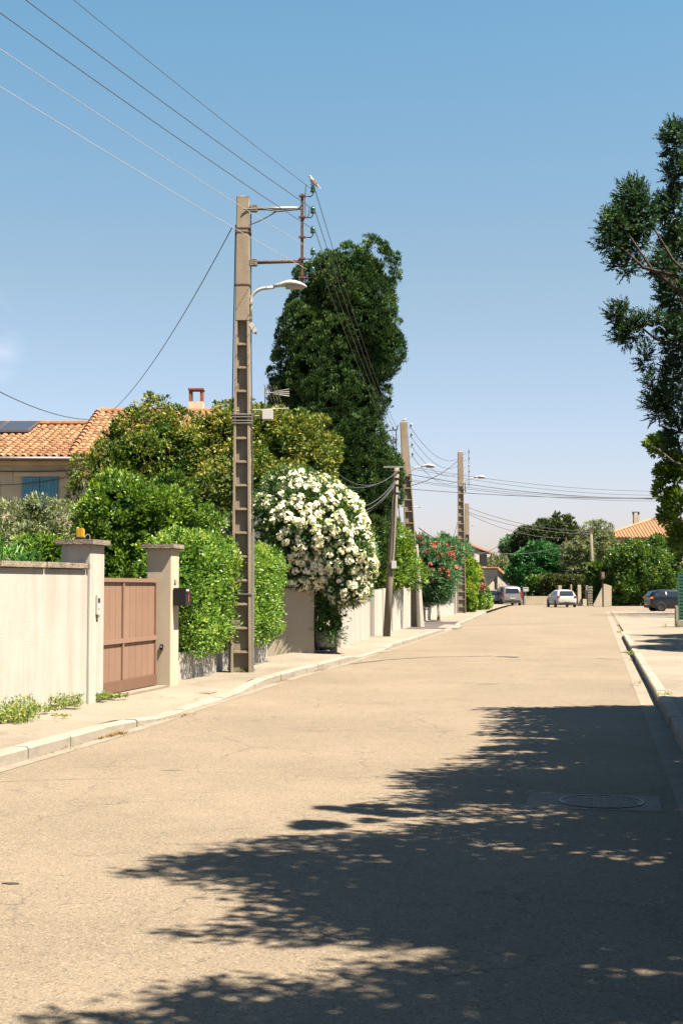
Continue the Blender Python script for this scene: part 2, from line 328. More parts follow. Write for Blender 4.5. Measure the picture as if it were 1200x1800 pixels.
def sample_blobs(blobs, n, rg, rmin=.88, rmax=1.02, zmin=None, lump=.12):
    """points on the outside of a union of ellipsoids / rounded boxes -> P, outward normal"""
    bl = np.array([b[:6] for b in blobs], float); box = np.array([len(b) > 6 and b[6] == 'box' for b in blobs])
    ar = (bl[:, 3]*bl[:, 4]+bl[:, 4]*bl[:, 5]+bl[:, 3]*bl[:, 5]); ar /= ar.sum()
    Ps, Ns = [], []; got = 0; tries = 0
    while got < n and tries < 40:
        tries += 1
        k = rg.choice(len(bl), size=n, p=ar); u = unit(rg.normal(size=(n, 3))); ex = np.where(box[k], 5.0, 2.0)[:, None]
        s = (np.abs(u)**ex).sum(1, keepdims=True)**(-1/ex); u2 = u*s
        r = rg.uniform(rmin, rmax, (n, 1)); c = bl[k, :3]; R = bl[k, 3:6]
        P = c+u2*R*r
        Nn = unit(np.sign(u2)*np.abs(u2)**(ex-1)/R)
        ok = np.ones(n, bool)
        for j in range(len(bl)):
            q = np.abs((P-bl[j, :3])/bl[j, 3:6]); e = 5.0 if box[j] else 2.0
            ok &= ~(((q**e).sum(1)**(1/e) < rmin-.06) & (k != j))
        if zmin is not None: ok &= P[:, 2] > zmin
        Ps.append(P[ok]); Ns.append(Nn[ok]); got += ok.sum()
    P = np.concatenate(Ps)[:n]; Nn = np.concatenate(Ns)[:n]
    if lump:   # displaced outline
        ph = P*1.7
        d = np.sin(ph[:, 0]*1.3+np.sin(ph[:, 1]*1.9)*1.4)*np.sin(ph[:, 2]*1.5+np.sin(ph[:, 0]*1.1)*1.3)+.5*np.sin(ph[:, 1]*3.1+ph[:, 2]*2.7)
        P = P+Nn*(d*lump)[:, None]
    return P, Nn

def crown(name, blobs, m, parent, n_tuft, tuft_r, per, leaf, seed, up=.5, lump=.12, jit=.7, fill=.35, zmin=None, droop=0, kind='stuff', rlim=(.88, 1.02), wr=.42, sub=None):
    """leafy crown: tufts over the outside of the blobs, each a burst of leaves, with coarse leaf masses within"""
    rg = np.random.default_rng(seed); big = list(blobs)
    if sub:
        sP, sN = sample_blobs(blobs, sub[0], rg, sub[3] if len(sub) > 3 else .66, sub[4] if len(sub) > 3 else .88, zmin, lump)
        sr = sub[1]*rg.uniform(.65, 1.3, len(sP)); zs = sub[2] if len(sub) > 2 else 1.0
        blobs = [(p[0], p[1], p[2], r, r, r*zs) for p, r in zip(sP, sr)]+[tuple(b_[:3])+(b_[3]*.81, b_[4]*.81, b_[5]*.81)+tuple(b_[6:]) for b_ in big]
        lump = lump*.3
    T, Nn = sample_blobs(blobs, n_tuft, rg, rlim[0], rlim[1], zmin, lump); n = len(T)
    tr = tuft_r*rg.uniform(.6, 1.35, n)
    d = rg.normal(size=(n, per, 3)); d = unit(d+Nn[:, None, :]*1.0+np.array([0, 0, up])); rad = rg.uniform(.25, 1.0, (n, per, 1))**.6
    P = T[:, None, :]+d*rad*tr[:, None, None]
    A = unit(d+Nn[:, None, :]*.3+np.array([0, 0, up*.5-droop])+rg.normal(size=(n, per, 3))*jit)
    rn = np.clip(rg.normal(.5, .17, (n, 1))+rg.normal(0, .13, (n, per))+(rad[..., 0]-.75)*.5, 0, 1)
    P = P.reshape(-1, 3); A = A.reshape(-1, 3); rn = rn.ravel()
    Ln = leaf*rg.uniform(.6, 1.3, len(P)); Wd = Ln*wr
    # inner coarse masses
    k = int(n*fill*3)
    if k:
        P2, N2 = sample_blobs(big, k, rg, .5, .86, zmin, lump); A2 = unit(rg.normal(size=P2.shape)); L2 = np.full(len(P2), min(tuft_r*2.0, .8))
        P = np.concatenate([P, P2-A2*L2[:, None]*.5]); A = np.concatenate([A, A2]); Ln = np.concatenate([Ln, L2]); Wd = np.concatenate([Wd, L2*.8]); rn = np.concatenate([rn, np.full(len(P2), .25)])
    if zmin is not None: kk = P[:, 2] > zmin-.3; P, A, Ln, Wd, rn = P[kk], A[kk], Ln[kk], Wd[kk], rn[kk]
    return leaves(name, P, A, Ln, Wd, rn, m, parent, seed=seed, kind=kind)

def trunk(parent, base, top, r0, r1, forks, seed, m='bark', name='trunk'):
    rd = random.Random(seed); mb = MB(); base, top = Vector(base), Vector(top)
    pts = [base.lerp(top, i/6)+Vector((rd.uniform(-1, 1), rd.uniform(-1, 1), 0))*(r0*.35 if 0 < i < 6 else 0) for i in range(7)]
    mb.tube(pts, [r0*1.25]+[r0+(r1-r0)*i/6 for i in range(1, 7)], 9)
    for f in forks:
        s = base.lerp(top, rd.uniform(.45, .95)); e = Vector(f); mid = s.lerp(e, .5)+Vector((rd.uniform(-.2, .2), rd.uniform(-.2, .2), -.15*(e-s).length))
        mb.tube([s, mid, e], [r1*.9, r1*.55, r1*.2], 6)
    return mb.build(name, m, parent, smooth=True)

def tree(name, label, cat, base, blobs, m, n_tuft, tuft_r, per, leaf, seed, tr=.12, bark='bark_grey', group=None, **kw):
    t = thing(name, label, cat, base, 0, group); b = Vector(base)
    bl = [(x[0]-b.x, x[1]-b.y, x[2]-b.z)+tuple(x[3:]) for x in blobs]
    if 'zmin' in kw and kw['zmin'] is not None: kw['zmin'] -= b.z
    c = np.mean([x[:3] for x in bl], 0)
    trunk(t, (0, 0, 0), (c[0], c[1], c[2]), tr, tr*.5, [x[:3] for x in bl[:7]], seed, bark)
    crown('crown', bl, L[m] if isinstance(m, str) else m, t, n_tuft, tuft_r, per, leaf, seed, **kw)
    return t

def flowers(blobs, m, parent, n, cr, per, petal, seed, zmin=None, lump=.1, cond=None):
    rg = np.random.default_rng(seed); T, Nn = sample_blobs(blobs, n, rg, .99, 1.08, zmin, lump)
    if cond is not None: k = cond(T, Nn); T, Nn = T[k], Nn[k]
    n = len(T); d = unit(rg.normal(size=(n, per, 3))+Nn[:, None, :]*1.1+np.array([0, 0, .4])); c = T[:, None, :]+d*(cr*rg.uniform(.6, 1.15, (n, 1, 1)))*rg.uniform(.6, 1, (n, per, 1))
    c = c.reshape(-1, 3); ax = d.reshape(-1, 3); a = unit(np.cross(ax, rg.normal(size=ax.shape))); b = np.cross(ax, a); Ps, As, R = [], [], []
    rr = rg.uniform(0, 1, len(c))
    for q in range(5):
        th = 2*math.pi*q/5; v = a*math.cos(th)+b*math.sin(th)+ax*.35; Ps.append(c); As.append(v); R.append(rr)
    P, A, R = np.concatenate(Ps), np.concatenate(As), np.concatenate(R)
    # petals lie open: use the flower axis as leaf normal through a custom build
    k = len(P); A = unit(A); AX = np.tile(ax, (5, 1)); sd = unit(np.cross(A, AX)); Ln = petal*rg.uniform(.8, 1.2, (k, 1))
    V = np.stack([P, P+A*Ln*.65+sd*Ln*.42, P+A*Ln, P+A*Ln*.65-sd*Ln*.42], 1).reshape(-1, 3)
    me = bpy.data.meshes.new('flowers'); me.vertices.add(4*k); me.vertices.foreach_set('co', V.astype(np.float32).ravel())
    me.loops.add(4*k); me.loops.foreach_set('vertex_index', np.arange(4*k, dtype=np.int32)); me.polygons.add(k)
    me.polygons.foreach_set('loop_start', np.arange(0, 4*k, 4, dtype=np.int32)); me.polygons.foreach_set('loop_total', np.full(k, 4, np.int32))
    at = me.attributes.new('rnd', 'FLOAT', 'POINT'); at.data.foreach_set('value', np.repeat(R, 4).astype(np.float32))
    me.materials.append(m); me.update(calc_edges=True); o = link('flowers', me, parent); o['kind'] = 'stuff'; return o

# ================================================================ GROUND
lk = [(0, 1350), (120, 1316), (240, 1280), (330, 1250), (380, 1233), (430, 1219), (470, 1204), (540, 1184), (600, 1168), (655, 1150), (700, 1137), (770, 1114), (800, 1104), (850, 1081), (885, 1069)]
lkp = [G(*p) for p in lk]; LY = [p.y for p in lkp]; LX = [p.x for p in lkp]
def left_x(y):
    if y < LY[0]: return LX[0]-(LY[0]-y)*.19
    if y > LY[-1]: return LX[-1]+(y-LY[-1])*.17
    return float(np.interp(y, LY, LX))
def left_xs(y): return sum(left_x(y+d) for d in (-1.2, -.6, 0, .6, 1.2))/5
def left_h(y): return float(np.interp(y, [0, 15.4, 16.6, 20.6, 22.0, 30.0, 31.5, 35.0, 36.5, 49.5, 51, 57, 59, 200], [.125, .125, .035, .035, .13, .13, .04, .04, .13, .13, .04, .04, .13, .13]))
rk = [(1150.7, 1254), (1108.5, 1163), (1090, 1121), (1082, 1106)]
def right_x(y): return .82+.1865*y
def right_h(y): return float(np.interp(y, [0, 43.5, 45.5, 300], [.13, .13, .02, .02]))
wallp = [(0, 1258), (152, 1235), (262, 1207), (308, 1198), (470, 1162), (552, 1147), (599, 1137), (725, 1100), (803, 1078), (850, 1067)]
wp = [G(x, y, .12) for x, y in wallp]; WY = [p.y for p in wp]; WX = [p.x for p in wp]
def wall_x(y):
    if y < WY[0]: return WX[0]-(WY[0]-y)*.24
    if y > WY[-1]: return WX[-1]+(y-WY[-1])*.17
    return float(np.interp(y, WY, WX))

gm = MB(); gm.add([(-900, -60, -.03), (900, -60, -.03), (900, 1500, -.03), (-900, 1500, -.03)], [(0, 1, 2, 3)])
struct(gm.build('ground', 'ground'))
# road sheet with a faint crown
ys = list(np.arange(-4, 60, 1.0))+list(np.arange(60, 140, 4.0))
def right_edge(y): return right_x(y) if y < 60 else right_x(60)+(y-60)*1.6
rm = MB(); K = 8; vs = []
for y in ys:
    a, b = left_xs(y)-.02, right_edge(y)+.02
    for k in range(K+1): t = k/K; vs.append((a+(b-a)*t, y, .0))
rm.add(vs, [(i*(K+1)+k, i*(K+1)+k+1, (i+1)*(K+1)+k+1, (i+1)*(K+1)+k) for i in range(len(ys)-1) for k in range(K)])
struct(rm.build('road', 'asphalt'))
# far crossing street
fm = MB(); fm.add([(left_xs(136)-30, 136, -.004), (80, 136, -.004), (80, 146, -.004), (-10, 146, -.004)], [(0, 1, 2, 3)])
# left pavement
pm = MB(); vs = []; ysl = list(np.arange(-4, 60, .5))+list(np.arange(60, 134, 2.0))
for y in ysl:
    a = wall_x(y)-.5; k = left_xs(y)-.16; h = left_h(y)
    vs += [(a, y, .12), (a+(k-a)*.5, y, .12*.6+h*.4), (k, y, h-.004)]
pm.add(vs, [(i*3+k, i*3+k+1, i*3+k+4, i*3+k+3) for i in range(len(ysl)-1) for k in range(2)])
struct(pm.build('pavement_left', 'pavement'))
pm = MB(); vs = []; ysr = list(np.arange(-4, 55, .5))+list(np.arange(56, 96, 2.0))
for y in ysr:
    k = right_x(y)+.15; h = right_h(y); e = min(k+2.9, k+2.9)
    if y > 55: e = k+14
    vs += [(k, y, h-.004), (k+(e-k)*.5, y, h*.5+.5*(.13 if y < 50 else .02)), (e, y, .13 if y < 50 else .02)]
pm.add(vs, [(i*3+k, i*3+k+1, i*3+k+4, i*3+k+3) for i in range(len(ysr)-1) for k in range(2)])
struct(pm.build('pavement_right', 'pavement'))
def pave_z(x, y):
    a, k, h = wall_x(y)-.5, left_xs(y)-.16, left_h(y); t = (x-a)/(k-a); m = .12*.6+h*.4
    return .12+(m-.12)*t*2 if t < .5 else m+(h-.004-m)*(t-.5)*2
# gutters: flush concrete channels
def strip(name, xf0, xf1, y0, y1, z, m, step=.5):
    s = MB(); yy = np.arange(y0, y1, step); vs = []
    zf = z if callable(z) else (lambda x, y: z)
    nx = 6 if callable(z) else 1
    for y in yy: vs += [(xf0(y)+(xf1(y)-xf0(y))*q/nx, y, zf(xf0(y)+(xf1(y)-xf0(y))*q/nx, y)) for q in range(nx+1)]
    s.add(vs, [(i*(nx+1)+q, i*(nx+1)+q+1, (i+1)*(nx+1)+q+1, (i+1)*(nx+1)+q) for i in range(len(yy)-1) for q in range(nx)]); return struct(s.build(name, m))
gut = strip('gutter_right', lambda y: right_x(y)-.24, lambda y: right_x(y)+.01, -4, 94, .004, 'gutter')
strip('gutter_left', lambda y: left_xs(y)-.01, lambda y: left_xs(y)+.14, -4, 60, .004, 'gutter')
# kerb stones, one by one
def kerb_stone(par, x0, y0, x1, y1, h0, h1, side, wd=.155):
    d = Vector((x1-x0, y1-y0, 0)).normalized(); n = Vector((d.y, -d.x, 0))*side   # away from the road
    a, b = Vector((x0, y0, 0))+d*.009, Vector((x1, y1, 0))-d*.009; rd = random.Random(int(y0*100)); z = rd.uniform(-.004, .004); sh = rd.uniform(-.005, .005)
    a += n*sh; b += n*sh; ch = .02; mb = MB(); vs = []
    for p, h in ((a, h0), (b, h1)):
        h += z; h = max(h, .012)
        c = min(ch, h*.6)
        vs += [p+Vector((0, 0, -.1)), p+Vector((0, 0, h-c)), p+n*c+Vector((0, 0, h)), p+n*wd+Vector((0, 0, h)), p+n*wd+Vector((0, 0, -.1))]
    mb.add(vs, [(0, 1, 6, 5), (1, 2, 7, 6), (2, 3, 8, 7), (3, 4, 9, 8), (4, 3, 2, 1, 0), (5, 6, 7, 8, 9), (0, 5, 9, 4)])
    return mb.build('kerb_stone', 'concrete_kerb', par)
for side, xf, hf, y1, nm in ((-1, left_xs, left_h, 84, 'kerb_left'), (1, right_x, right_h, 50, 'kerb_right')):
    bed = strip(nm, (lambda y, f=xf: f(y)-.17) if side < 0 else (lambda y, f=xf: f(y)), (lambda y, f=xf: f(y)) if side < 0 else (lambda y, f=xf: f(y)+.17), -4, y1, .0035 if side > 0 else .0035, 'gutter', 1)
    y = 3.0
    while y < y1:
        st = .985; kerb_stone(bed, xf(y), y, xf(y+st), y+st, hf(y), hf(y+st), side); y += st

# tar seams and patches on the road
def seam(pts, wd, z=.005, m='tar', name='tar_seam', seed=1):
    rd = random.Random(seed); mb = MB(); vs = []; P = [G(*p) for p in pts]; Q = []
    for a, b in zip(P, P[1:]):
        k = max(2, int((b-a).length/.25)); Q += [a.lerp(b, i/k) for i in range(k)]
    Q.append(P[-1])
    for i, p in enumerate(Q):
        t = (Q[min(i+1, len(Q)-1)]-Q[max(i-1, 0)]).normalized(); n = Vector((-t.y, t.x, 0)); ww = wd*rd.uniform(.5, 1.2)*(.3 if i in (0, len(Q)-1) else 1); j = rd.uniform(-.3, .3)*wd
        vs += [(p+n*(ww+j)).to_tuple()[:2]+(z,), (p-n*(ww-j)).to_tuple()[:2]+(z,)]
    mb.add(vs, [(2*i, 2*i+1, 2*i+3, 2*i+2) for i in range(len(Q)-1)]); return struct(mb.build(name, m))
seam([(612, 1168), (680, 1160), (760, 1155), (850, 1153.5), (870, 1153.5)], .045)
seam([(870, 1154.5), (888, 1154.5), (908, 1156)], .17, seed=4, z=.006)
seam([(1040, 1157), (1090, 1159.5)], .03, seed=5)
seam([(-40, 1377), (60, 1372), (150, 1370), (260, 1369)], .006, seed=6)
seam([(278, 1355), (325, 1354)], .012, seed=7)
seam([(3, 1554), (36, 1554)], .04, seed=8)
# darker driveway patch beyond the second concrete pole, with a pale slab
def quad_on(pts, z, m, name):
    mb = MB(); mb.add([(lambda g: (g.x, g.y, z(g) if callable(z) else z))(G(*p, .06)) for p in pts], [(0, 1, 2, 3)]); return struct(mb.build(name, m))
pl = lambda e: (lambda g: .12+e)
strip('driveway_patch', lambda y: wall_x(y)+.02, lambda y: left_xs(y)-.18, 50.5, 61, lambda x, y: pave_z(x, y)+.006, 'patch')
strip('driveway_slab', lambda y: wall_x(y)+1.0, lambda y: wall_x(y)+1.8, 53.5, 58, lambda x, y: pave_z(x, y)+.012, 'pavement')
# drain cover flush in the left pavement
mb = MB(); c = G(357, 1213.5, .08); mb.box((c.x, c.y, pave_z(c.x, c.y)-.004), (.34, .46, .02), ANG); o = mb.build('drain_cover', 'coping', bevel=.004)
tag(o, 'small rectangular drain cover set in the pavement in front of the clipped hedge', 'drain cover')
# manhole in the shade
mc = G(1056, 1411)
t = thing('manhole_cover', 'round cast iron manhole cover with raised pattern set in square concrete in the tree shade', 'manhole cover', (mc.x, mc.y, 0), -.19)
mb = MB(); mb.box((-.06, 0, .001), (.98, .74, .012)); mb.build('concrete_surround', 'gutter', t, bevel=.003)
mb = MB(); mb.lathe([(.31, .004), (.31, .0135), (.295, .0135), (.295, .010), (.0001, .010)], n=40); mb.build('cover_plate', 'iron', t)
mb = MB(); rd = random.Random(3)
for i in range(-7, 8):
    for j in range(-7, 8):
        x, y = i*.036+(j % 2)*.018, j*.036
        if x*x+y*y < .27**2: mb.box((x, y, .0115), (.02, .012, .006), (i+j) % 2*math.pi/2+.7)
mb.build('tread_lugs', 'galv', t)['kind'] = 'stuff'
mb = MB()
for k in range(40):
    a0, a1 = 2*math.pi*k/40, 2*math.pi*(k+1)/40
    mb.add([(math.cos(a)*r, math.sin(a)*r, .0145) for a, r in ((a0, .312), (a1, .312), (a1, .3), (a0, .3))], [(0, 1, 2, 3)])
mb.build('rim', 'galv', t)

# ================================================================ LEFT: tall wall, pillars, gate
def yaw(d): return math.atan2(d.y, d.x)
w0, w1 = Vector((WX[0], WY[0], 0)), Vector((WX[1], WY[1], 0)); wd = (w1-w0).normalized(); wn_ = Vector((wd.y, -wd.x, 0))
# the tall cream wall runs back toward the camera from the gate pillar
st, en = w0-wd*9, w1+wd*0.0; Lw = (en-st).length; ca = yaw(wd)
t = thing('garden_wall', 'tall cream rendered garden wall with stained stone coping left of the brown gate', 'wall', st, ca)
mb = MB(); mb.box((Lw/2, .11, .92), (Lw, .22, 1.84)); mb.build('wall_face', 'render', t)
k = 0; x = 0; rd = random.Random(5)
while x < Lw-.02:
    l_ = min(.98, Lw-x); mb = MB(); mb.box((x+l_/2, .11, 1.885+rd.uniform(-.003, .003)), (l_-.008, .32, .075)); mb.build('coping_stone', 'coping', t, bevel=.008); x += .99
def pillar(name, label, c, wx, wy, h, ang, capw=.065, m='render_beige', group=None):
    t = thing(name, label, 'gate pillar' if 'gate' in label else 'pillar', c, ang, group)
    mb = MB(); mb.box((0, 0, h/2-.03), (wx, wy, h)); mb.build('shaft', m, t, bevel=.008)
    mb = MB(); mb.box((0, 0, h+.0), (wx+2*capw, wy+2*capw, .075)); mb.build('cap_slab', 'coping', t, bevel=.01)
    return t
# left pillar: local x along the street, y away from the road
d2 = Vector((.2, 1, 0)).normalized(); n2 = Vector((d2.y, -d2.x, 0)); a2 = yaw(d2)
pcL = Vector((WX[1]+.015, WY[1], 0))+d2*.27-n2*.19
pil_l = pillar('gate_pillar', 'cream gate pillar carrying the yellow beacon, at the end of the tall wall', pcL, .52, .40, 2.2, a2, m='render')
pR = G(300, 1205, .12); pcR = pR+d2*.2-n2*.2; pcR.z = 0
pil_r = pillar('gate_pillar', 'beige gate pillar with the black mailbox, right of the brown gate', pcR, .40, .385, 2.24, a2)
# yellow beacon
b = pcL+Vector((0, 0, 2.24))-d2*.05-n2*.02
t = thing('warning_beacon', 'small square yellow warning beacon on top of the left gate pillar', 'beacon', b, a2)
mb = MB(); mb.box((0, 0, .012), (.10, .12, .024)); mb.build('base', 'black', t, bevel=.004)
mb = MB(); mb.box((0, 0, .09), (.085, .10, .13)); mb.build('light_cover', 'yellow', t, bevel=.015)
mb = MB(); mb.tube([(.08, -.10, 0), (.08, -.10, .06), (.04, -.08, .075), (.02, -.04, .02)], .007, 6); mb.build('cable', 'grey', t)
# intercom on the road face of the left pillar
p = pcL+n2*.2; t = thing('intercom', 'slim grey intercom on the road side of the left gate pillar', 'intercom', (p.x, p.y, 1.38), a2)
mb = MB(); mb.box((0, -.015, 0), (.10, .03, .26)); mb.build('housing', 'white', t, bevel=.005)
mb = MB(); mb.box((0, -.032, .06), (.06, .006, .06)); mb.build('camera_window', 'black', t)
mb = MB(); mb.box((0, -.033, -.05), (.03, .006, .03)); mb.build('button', 'grey', t, bevel=.002)
mb = MB(); mb.box((0, -.02, -.15), (.07, .03, .025)); mb.build('bracket', 'coping', t)
# mailbox
p = pcR+n2*.193+d2*.0; t = thing('mailbox', 'black mailbox fixed to the road side of the right gate pillar', 'mailbox', (p.x, p.y, 1.47), a2)
mb = MB(); mb.box((.02, -.11, 0), (.26, .20, .27)); mb.build('box', 'black', t, bevel=.006)
mb = MB(); mb.box((.02, -.215, .06), (.18, .006, .035)); mb.build('flap', 'black', t)
mb = MB(); mb.box((-.03, -.2145, .10), (.14, .004, .03)); mb.build('name_label', 'white', t)
mb = MB(); mb.box((.03, -.2145, -.02), (.03, .004, .11)); mb.build('sticker', mat('red_print', (.5, .1, .05)), t)
p = pcR+n2*.193; mb = MB(); mb.box((0, 0, 0), (.10, .03, .07)); o = mb.build('nameplate', 'grey', bevel=.008); o.location = (p.x, p.y, 1.70); o.rotation_euler.z = a2
tag(o, 'little grey plate on the pillar just above the black mailbox', 'plate')
# gate sensor
p = pcR-d2*.2+n2*.06; t = thing('gate_sensor', 'small dark gate sensor low on the gate side of the right pillar', 'sensor', (p.x, p.y, .70), a2)
mb = MB(); mb.box((-.02, 0, 0), (.05, .045, .09)); mb.build('housing', 'black', t, bevel=.008)
mb = MB(); mb.box((-.047, 0, .01), (.006, .025, .03)); mb.build('lens', 'lens', t)
# gate (recessed behind pillar fronts)
g0 = pcL+d2*.27-n2*.02; g1 = pcR-d2*.215-n2*.02; g0.z = g1.z = 0; gd = (g1-g0); GL = gd.length; ga = yaw(gd)
t = thing('sliding_gate', 'brown metal sliding gate with boarded panels between two cream pillars', 'gate', g0, ga)
top = 1.745; GLL = GL-.06
for z, hh in ((top-.03, .06), (.85, .07), (.215, .16)):
    mb = MB(); mb.box((GLL/2, .0, z), (GLL, .06, hh)); mb.build('rail', 'brown_dark' if hh > .1 else 'brown', t, bevel=.004)
for xx, wdt in ((.025, .05), (GLL*.47, .05), (GLL-.025, .05)):
    for zc, hz in ((1.295-.02, .78+.02), (.555, .518)):
        mb = MB(); mb.box((xx, .0, zc+.0), (wdt, .052, hz)); mb.build('stile', 'brown', t, bevel=.003)
for x0, x1 in ((.05, GLL*.47-.025), (GLL*.47+.025, GLL-.05)):
    nb = 5; bw = (x1-x0)/nb
    for z0, z1 in ((.885, top-.06), (.295, .815)):
        for i in range(nb):
            mb = MB(); mb.box((x0+bw*(i+.5), .012, (z0+z1)/2), (bw-.004, .02, z1-z0)); mb.build('board', 'brown', t, bevel=.003)
mb = MB(); mb.box((GLL/2, .03, .07), (GLL+.2, .05, .03)); mb.build('track', 'galv', t)
tm = MB(); c = (g0+g1)/2; tm.box((c.x, c.y, .06), (GL, .42, .13), ga); struct(tm.build('gate_threshold', 'pavement'))

# ================================================================ low wall + clipped hedge
hs = Vector((WX[3], WY[3], 0)); he = Vector((WX[4], WY[4], 0)); hd = (he-hs); HL = hd.length; hd.normalize(); hn = Vector((hd.y, -hd.x, 0)); ha = yaw(hd)
t = thing('low_wall', 'low cream wall under the clipped hedge behind the ladder-like concrete pole', 'wall', hs, ha)
for x0, x1, h in ((0, HL*.28, .56), (HL*.29, HL*.52, .66), (HL*.53, HL, .70)):
    mb = MB(); mb.box(((x0+x1)/2, .10, h/2), (x1-x0, .2, h)); mb.build('wall_section', 'render', t, bevel=.008)
def hedge_box(name, label, p0, p1, back, z0, z1, m, n_tuft, tuft_r, per, leaf, seed, front=.2, cat='hedge', lump=.05, parent=None, **kw):
    d = (p1-p0); Ln = d.length; t = thing(name, label, cat, p0, yaw(d)) if parent is None else parent
    bl = [(Ln/2, (back-front)/2, (z0+z1)/2, Ln/2, (back+front)/2, (z1-z0)/2, 'box')]
    crown('foliage', bl, L[m], t, n_tuft, tuft_r, per, leaf, seed, lump=lump, **kw)
    mb = MB(); rd = random.Random(seed)
    for k in range(max(3, int(Ln/1.2))):
        x = (k+.5)*Ln/max(3, int(Ln/1.2)); mb.tube([(x, back*.5, 0), (x+rd.uniform(-.1, .1), back*.5, z1*.6)], [.05, .02], 6)
    mb.build('stems', 'bark', t)['kind'] = 'stuff'
    return t
t = thing('clipped_hedge', 'bright green clipped hedge overhanging the low cream wall behind the concrete pole', 'hedge', hs, ha)
bl = [(1.5, .16, 1.52, 1.32, .50, .90, 'box'), (3.6, .2, 1.50, 1.9, .5, .88, 'box'), (5.0, .16, 1.46, 1.15, .52, .84, 'box')]
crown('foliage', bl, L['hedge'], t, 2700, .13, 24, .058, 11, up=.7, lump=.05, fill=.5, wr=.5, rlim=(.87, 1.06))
mb = MB()
for k in range(8): mb.tube([(.5+k*.75, .45, 0), (.55+k*.75, .5, 1.6)], [.05, .02], 6)
mb.build('stems', 'bark', t)['kind'] = 'stuff'

# recessed return wall, planter with dark oleander, posts, panelled wall onward
ry = WY[5]; t = thing('entrance_wall', 'beige shaded return wall facing the viewer below the white oleander', 'wall', (-.63-1.15, ry, 0))
mb = MB(); mb.box((.57, .1, .80), (1.16, .2, 1.6)); mb.build('wall_face', 'render_beige', t, bevel=.006)
p0 = Vector((-.36, 32.1, .1)); t = thing('planter', 'white planter at the wall corner filled with dark oleander leaves', 'planter', p0, ANG)
mb = MB(); mb.lathe([(.16, .10), (.22, .16), (.26, .5), (.29, .52), (.29, .56), (.25, .56), (.23, .5), (.0001, .48)], n=16); mb.build('pot', 'render', t, smooth=False)
mb = MB(); mb.lathe([(.2, .06), (.2, .12), (.0001, .12)], n=14); mb.build('saucer', 'black', t)
def post(px, py, w_, h, m, label, name='gate_post', group=None, z=.12, capw=.0):
    g = G(px, py, z); mb = MB(); mb.box((g.x, g.y, h/2), (w_, w_, h), math.pi/2+ANG); 
    o = mb.build(name, m, bevel=.008); return tag(o, label, 'post', group)
post(586, 1144, .16, 1.15, 'render', 'short cream post beside the white planter')
# panelled concrete wall from x=599 to 725
q = [G(599, 1137, .12), G(650, 1121, .12), G(655, 1119, .12), G(688, 1110, .12), G(726, 1100, .12)]
t = thing('panel_wall', 'cream wall of tall concrete panels with joints behind the leaning wooden pole', 'wall', (q[0].x, q[0].y, 0), yaw(q[4]-q[0]))
r0 = lambda p: rel(t, (p.x, p.y, 0))
segs = [(q[0], q[1], 1.52), (q[2], G(672, 1113, .12), 1.56), (G(673, 1112.5, .12), q[3], 1.60), (G(690, 1109.5, .12), q[4], 1.66)]
for a, b, h in segs:
    a_, b_ = r0(a), r0(b); d = (b_-a_); mb = MB(); c = (a_+b_)/2; mb.box((c.x, c.y+.08, h/2), (d.length-.03, .16, h), yaw(d)); mb.build('panel', 'render', t, bevel=.01)
    mb = MB(); mb.box((b_.x+.06, b_.y+.1, (h-.02)/2), (.14, .2, h-.02), yaw(d)); mb.build('joint_post', 'coping', t)
# low wall with pillar between pole 2 and pole 3
q0, q1 = G(737, 1093.5, .12), G(800, 1078.5, .12)
t = thing('garden_wall', 'low cream wall with openings and a pillar below the red oleanders', 'wall', (q0.x, q0.y, 0), yaw(q1-q0)); LL = (q1-q0).length
mb = MB(); mb.box((LL/2, .1, .36), (LL, .2, .72)); mb.build('wall_base', 'render', t)
for i, xx in enumerate((.6, LL*.24, LL*.52, LL*.76, LL-.2)):
    mb = MB(); mb.box((xx, .1, 1.2), (.42 if i == 1 else .3, .24, .96)); mb.build('pillar', 'render_beige' if i == 1 else 'render', t, bevel=.01)
mb = MB(); mb.box((LL/2, .14, 1.1), (LL-.3, .02, .74)); mb.build('opening_shade', mat('opening_shade_dark', (.02, .035, .03)), t)  # dark sheet behind the pillars stands for the shade in the openings
q2 = G(803, 1078, .12)
for px, py, lb in ((797, 1079, 'left cream fence post in front of the third concrete pole'), (803, 1077, 'right cream fence post in front of the third concrete pole')):
    post(px, py, .32, 1.75, 'render', lb, name='fence_post')
q3 = G(832, 1071, .12); mb = MB(); mb.box((q3.x, q3.y, .8), (.9, .3, 1.6), math.pi/2+ANG); tag(mb.build('white_pillar', 'render', bevel=.02), 'white pillar half covered by vines beyond the third concrete pole', 'pillar')
# wall behind everything left so no gap shows
q4, q5 = G(806, 1077, .12), G(862, 1066, .12)
t = thing('garden_wall', 'far garden wall hidden by vines and pink oleander', 'wall', (q4.x, q4.y, 0), yaw(q5-q4)); mb = MB(); mb.box(((q5-q4).length/2, .3, .7), ((q5-q4).length, .2, 1.4)); mb.build('wall_face', 'render', t)

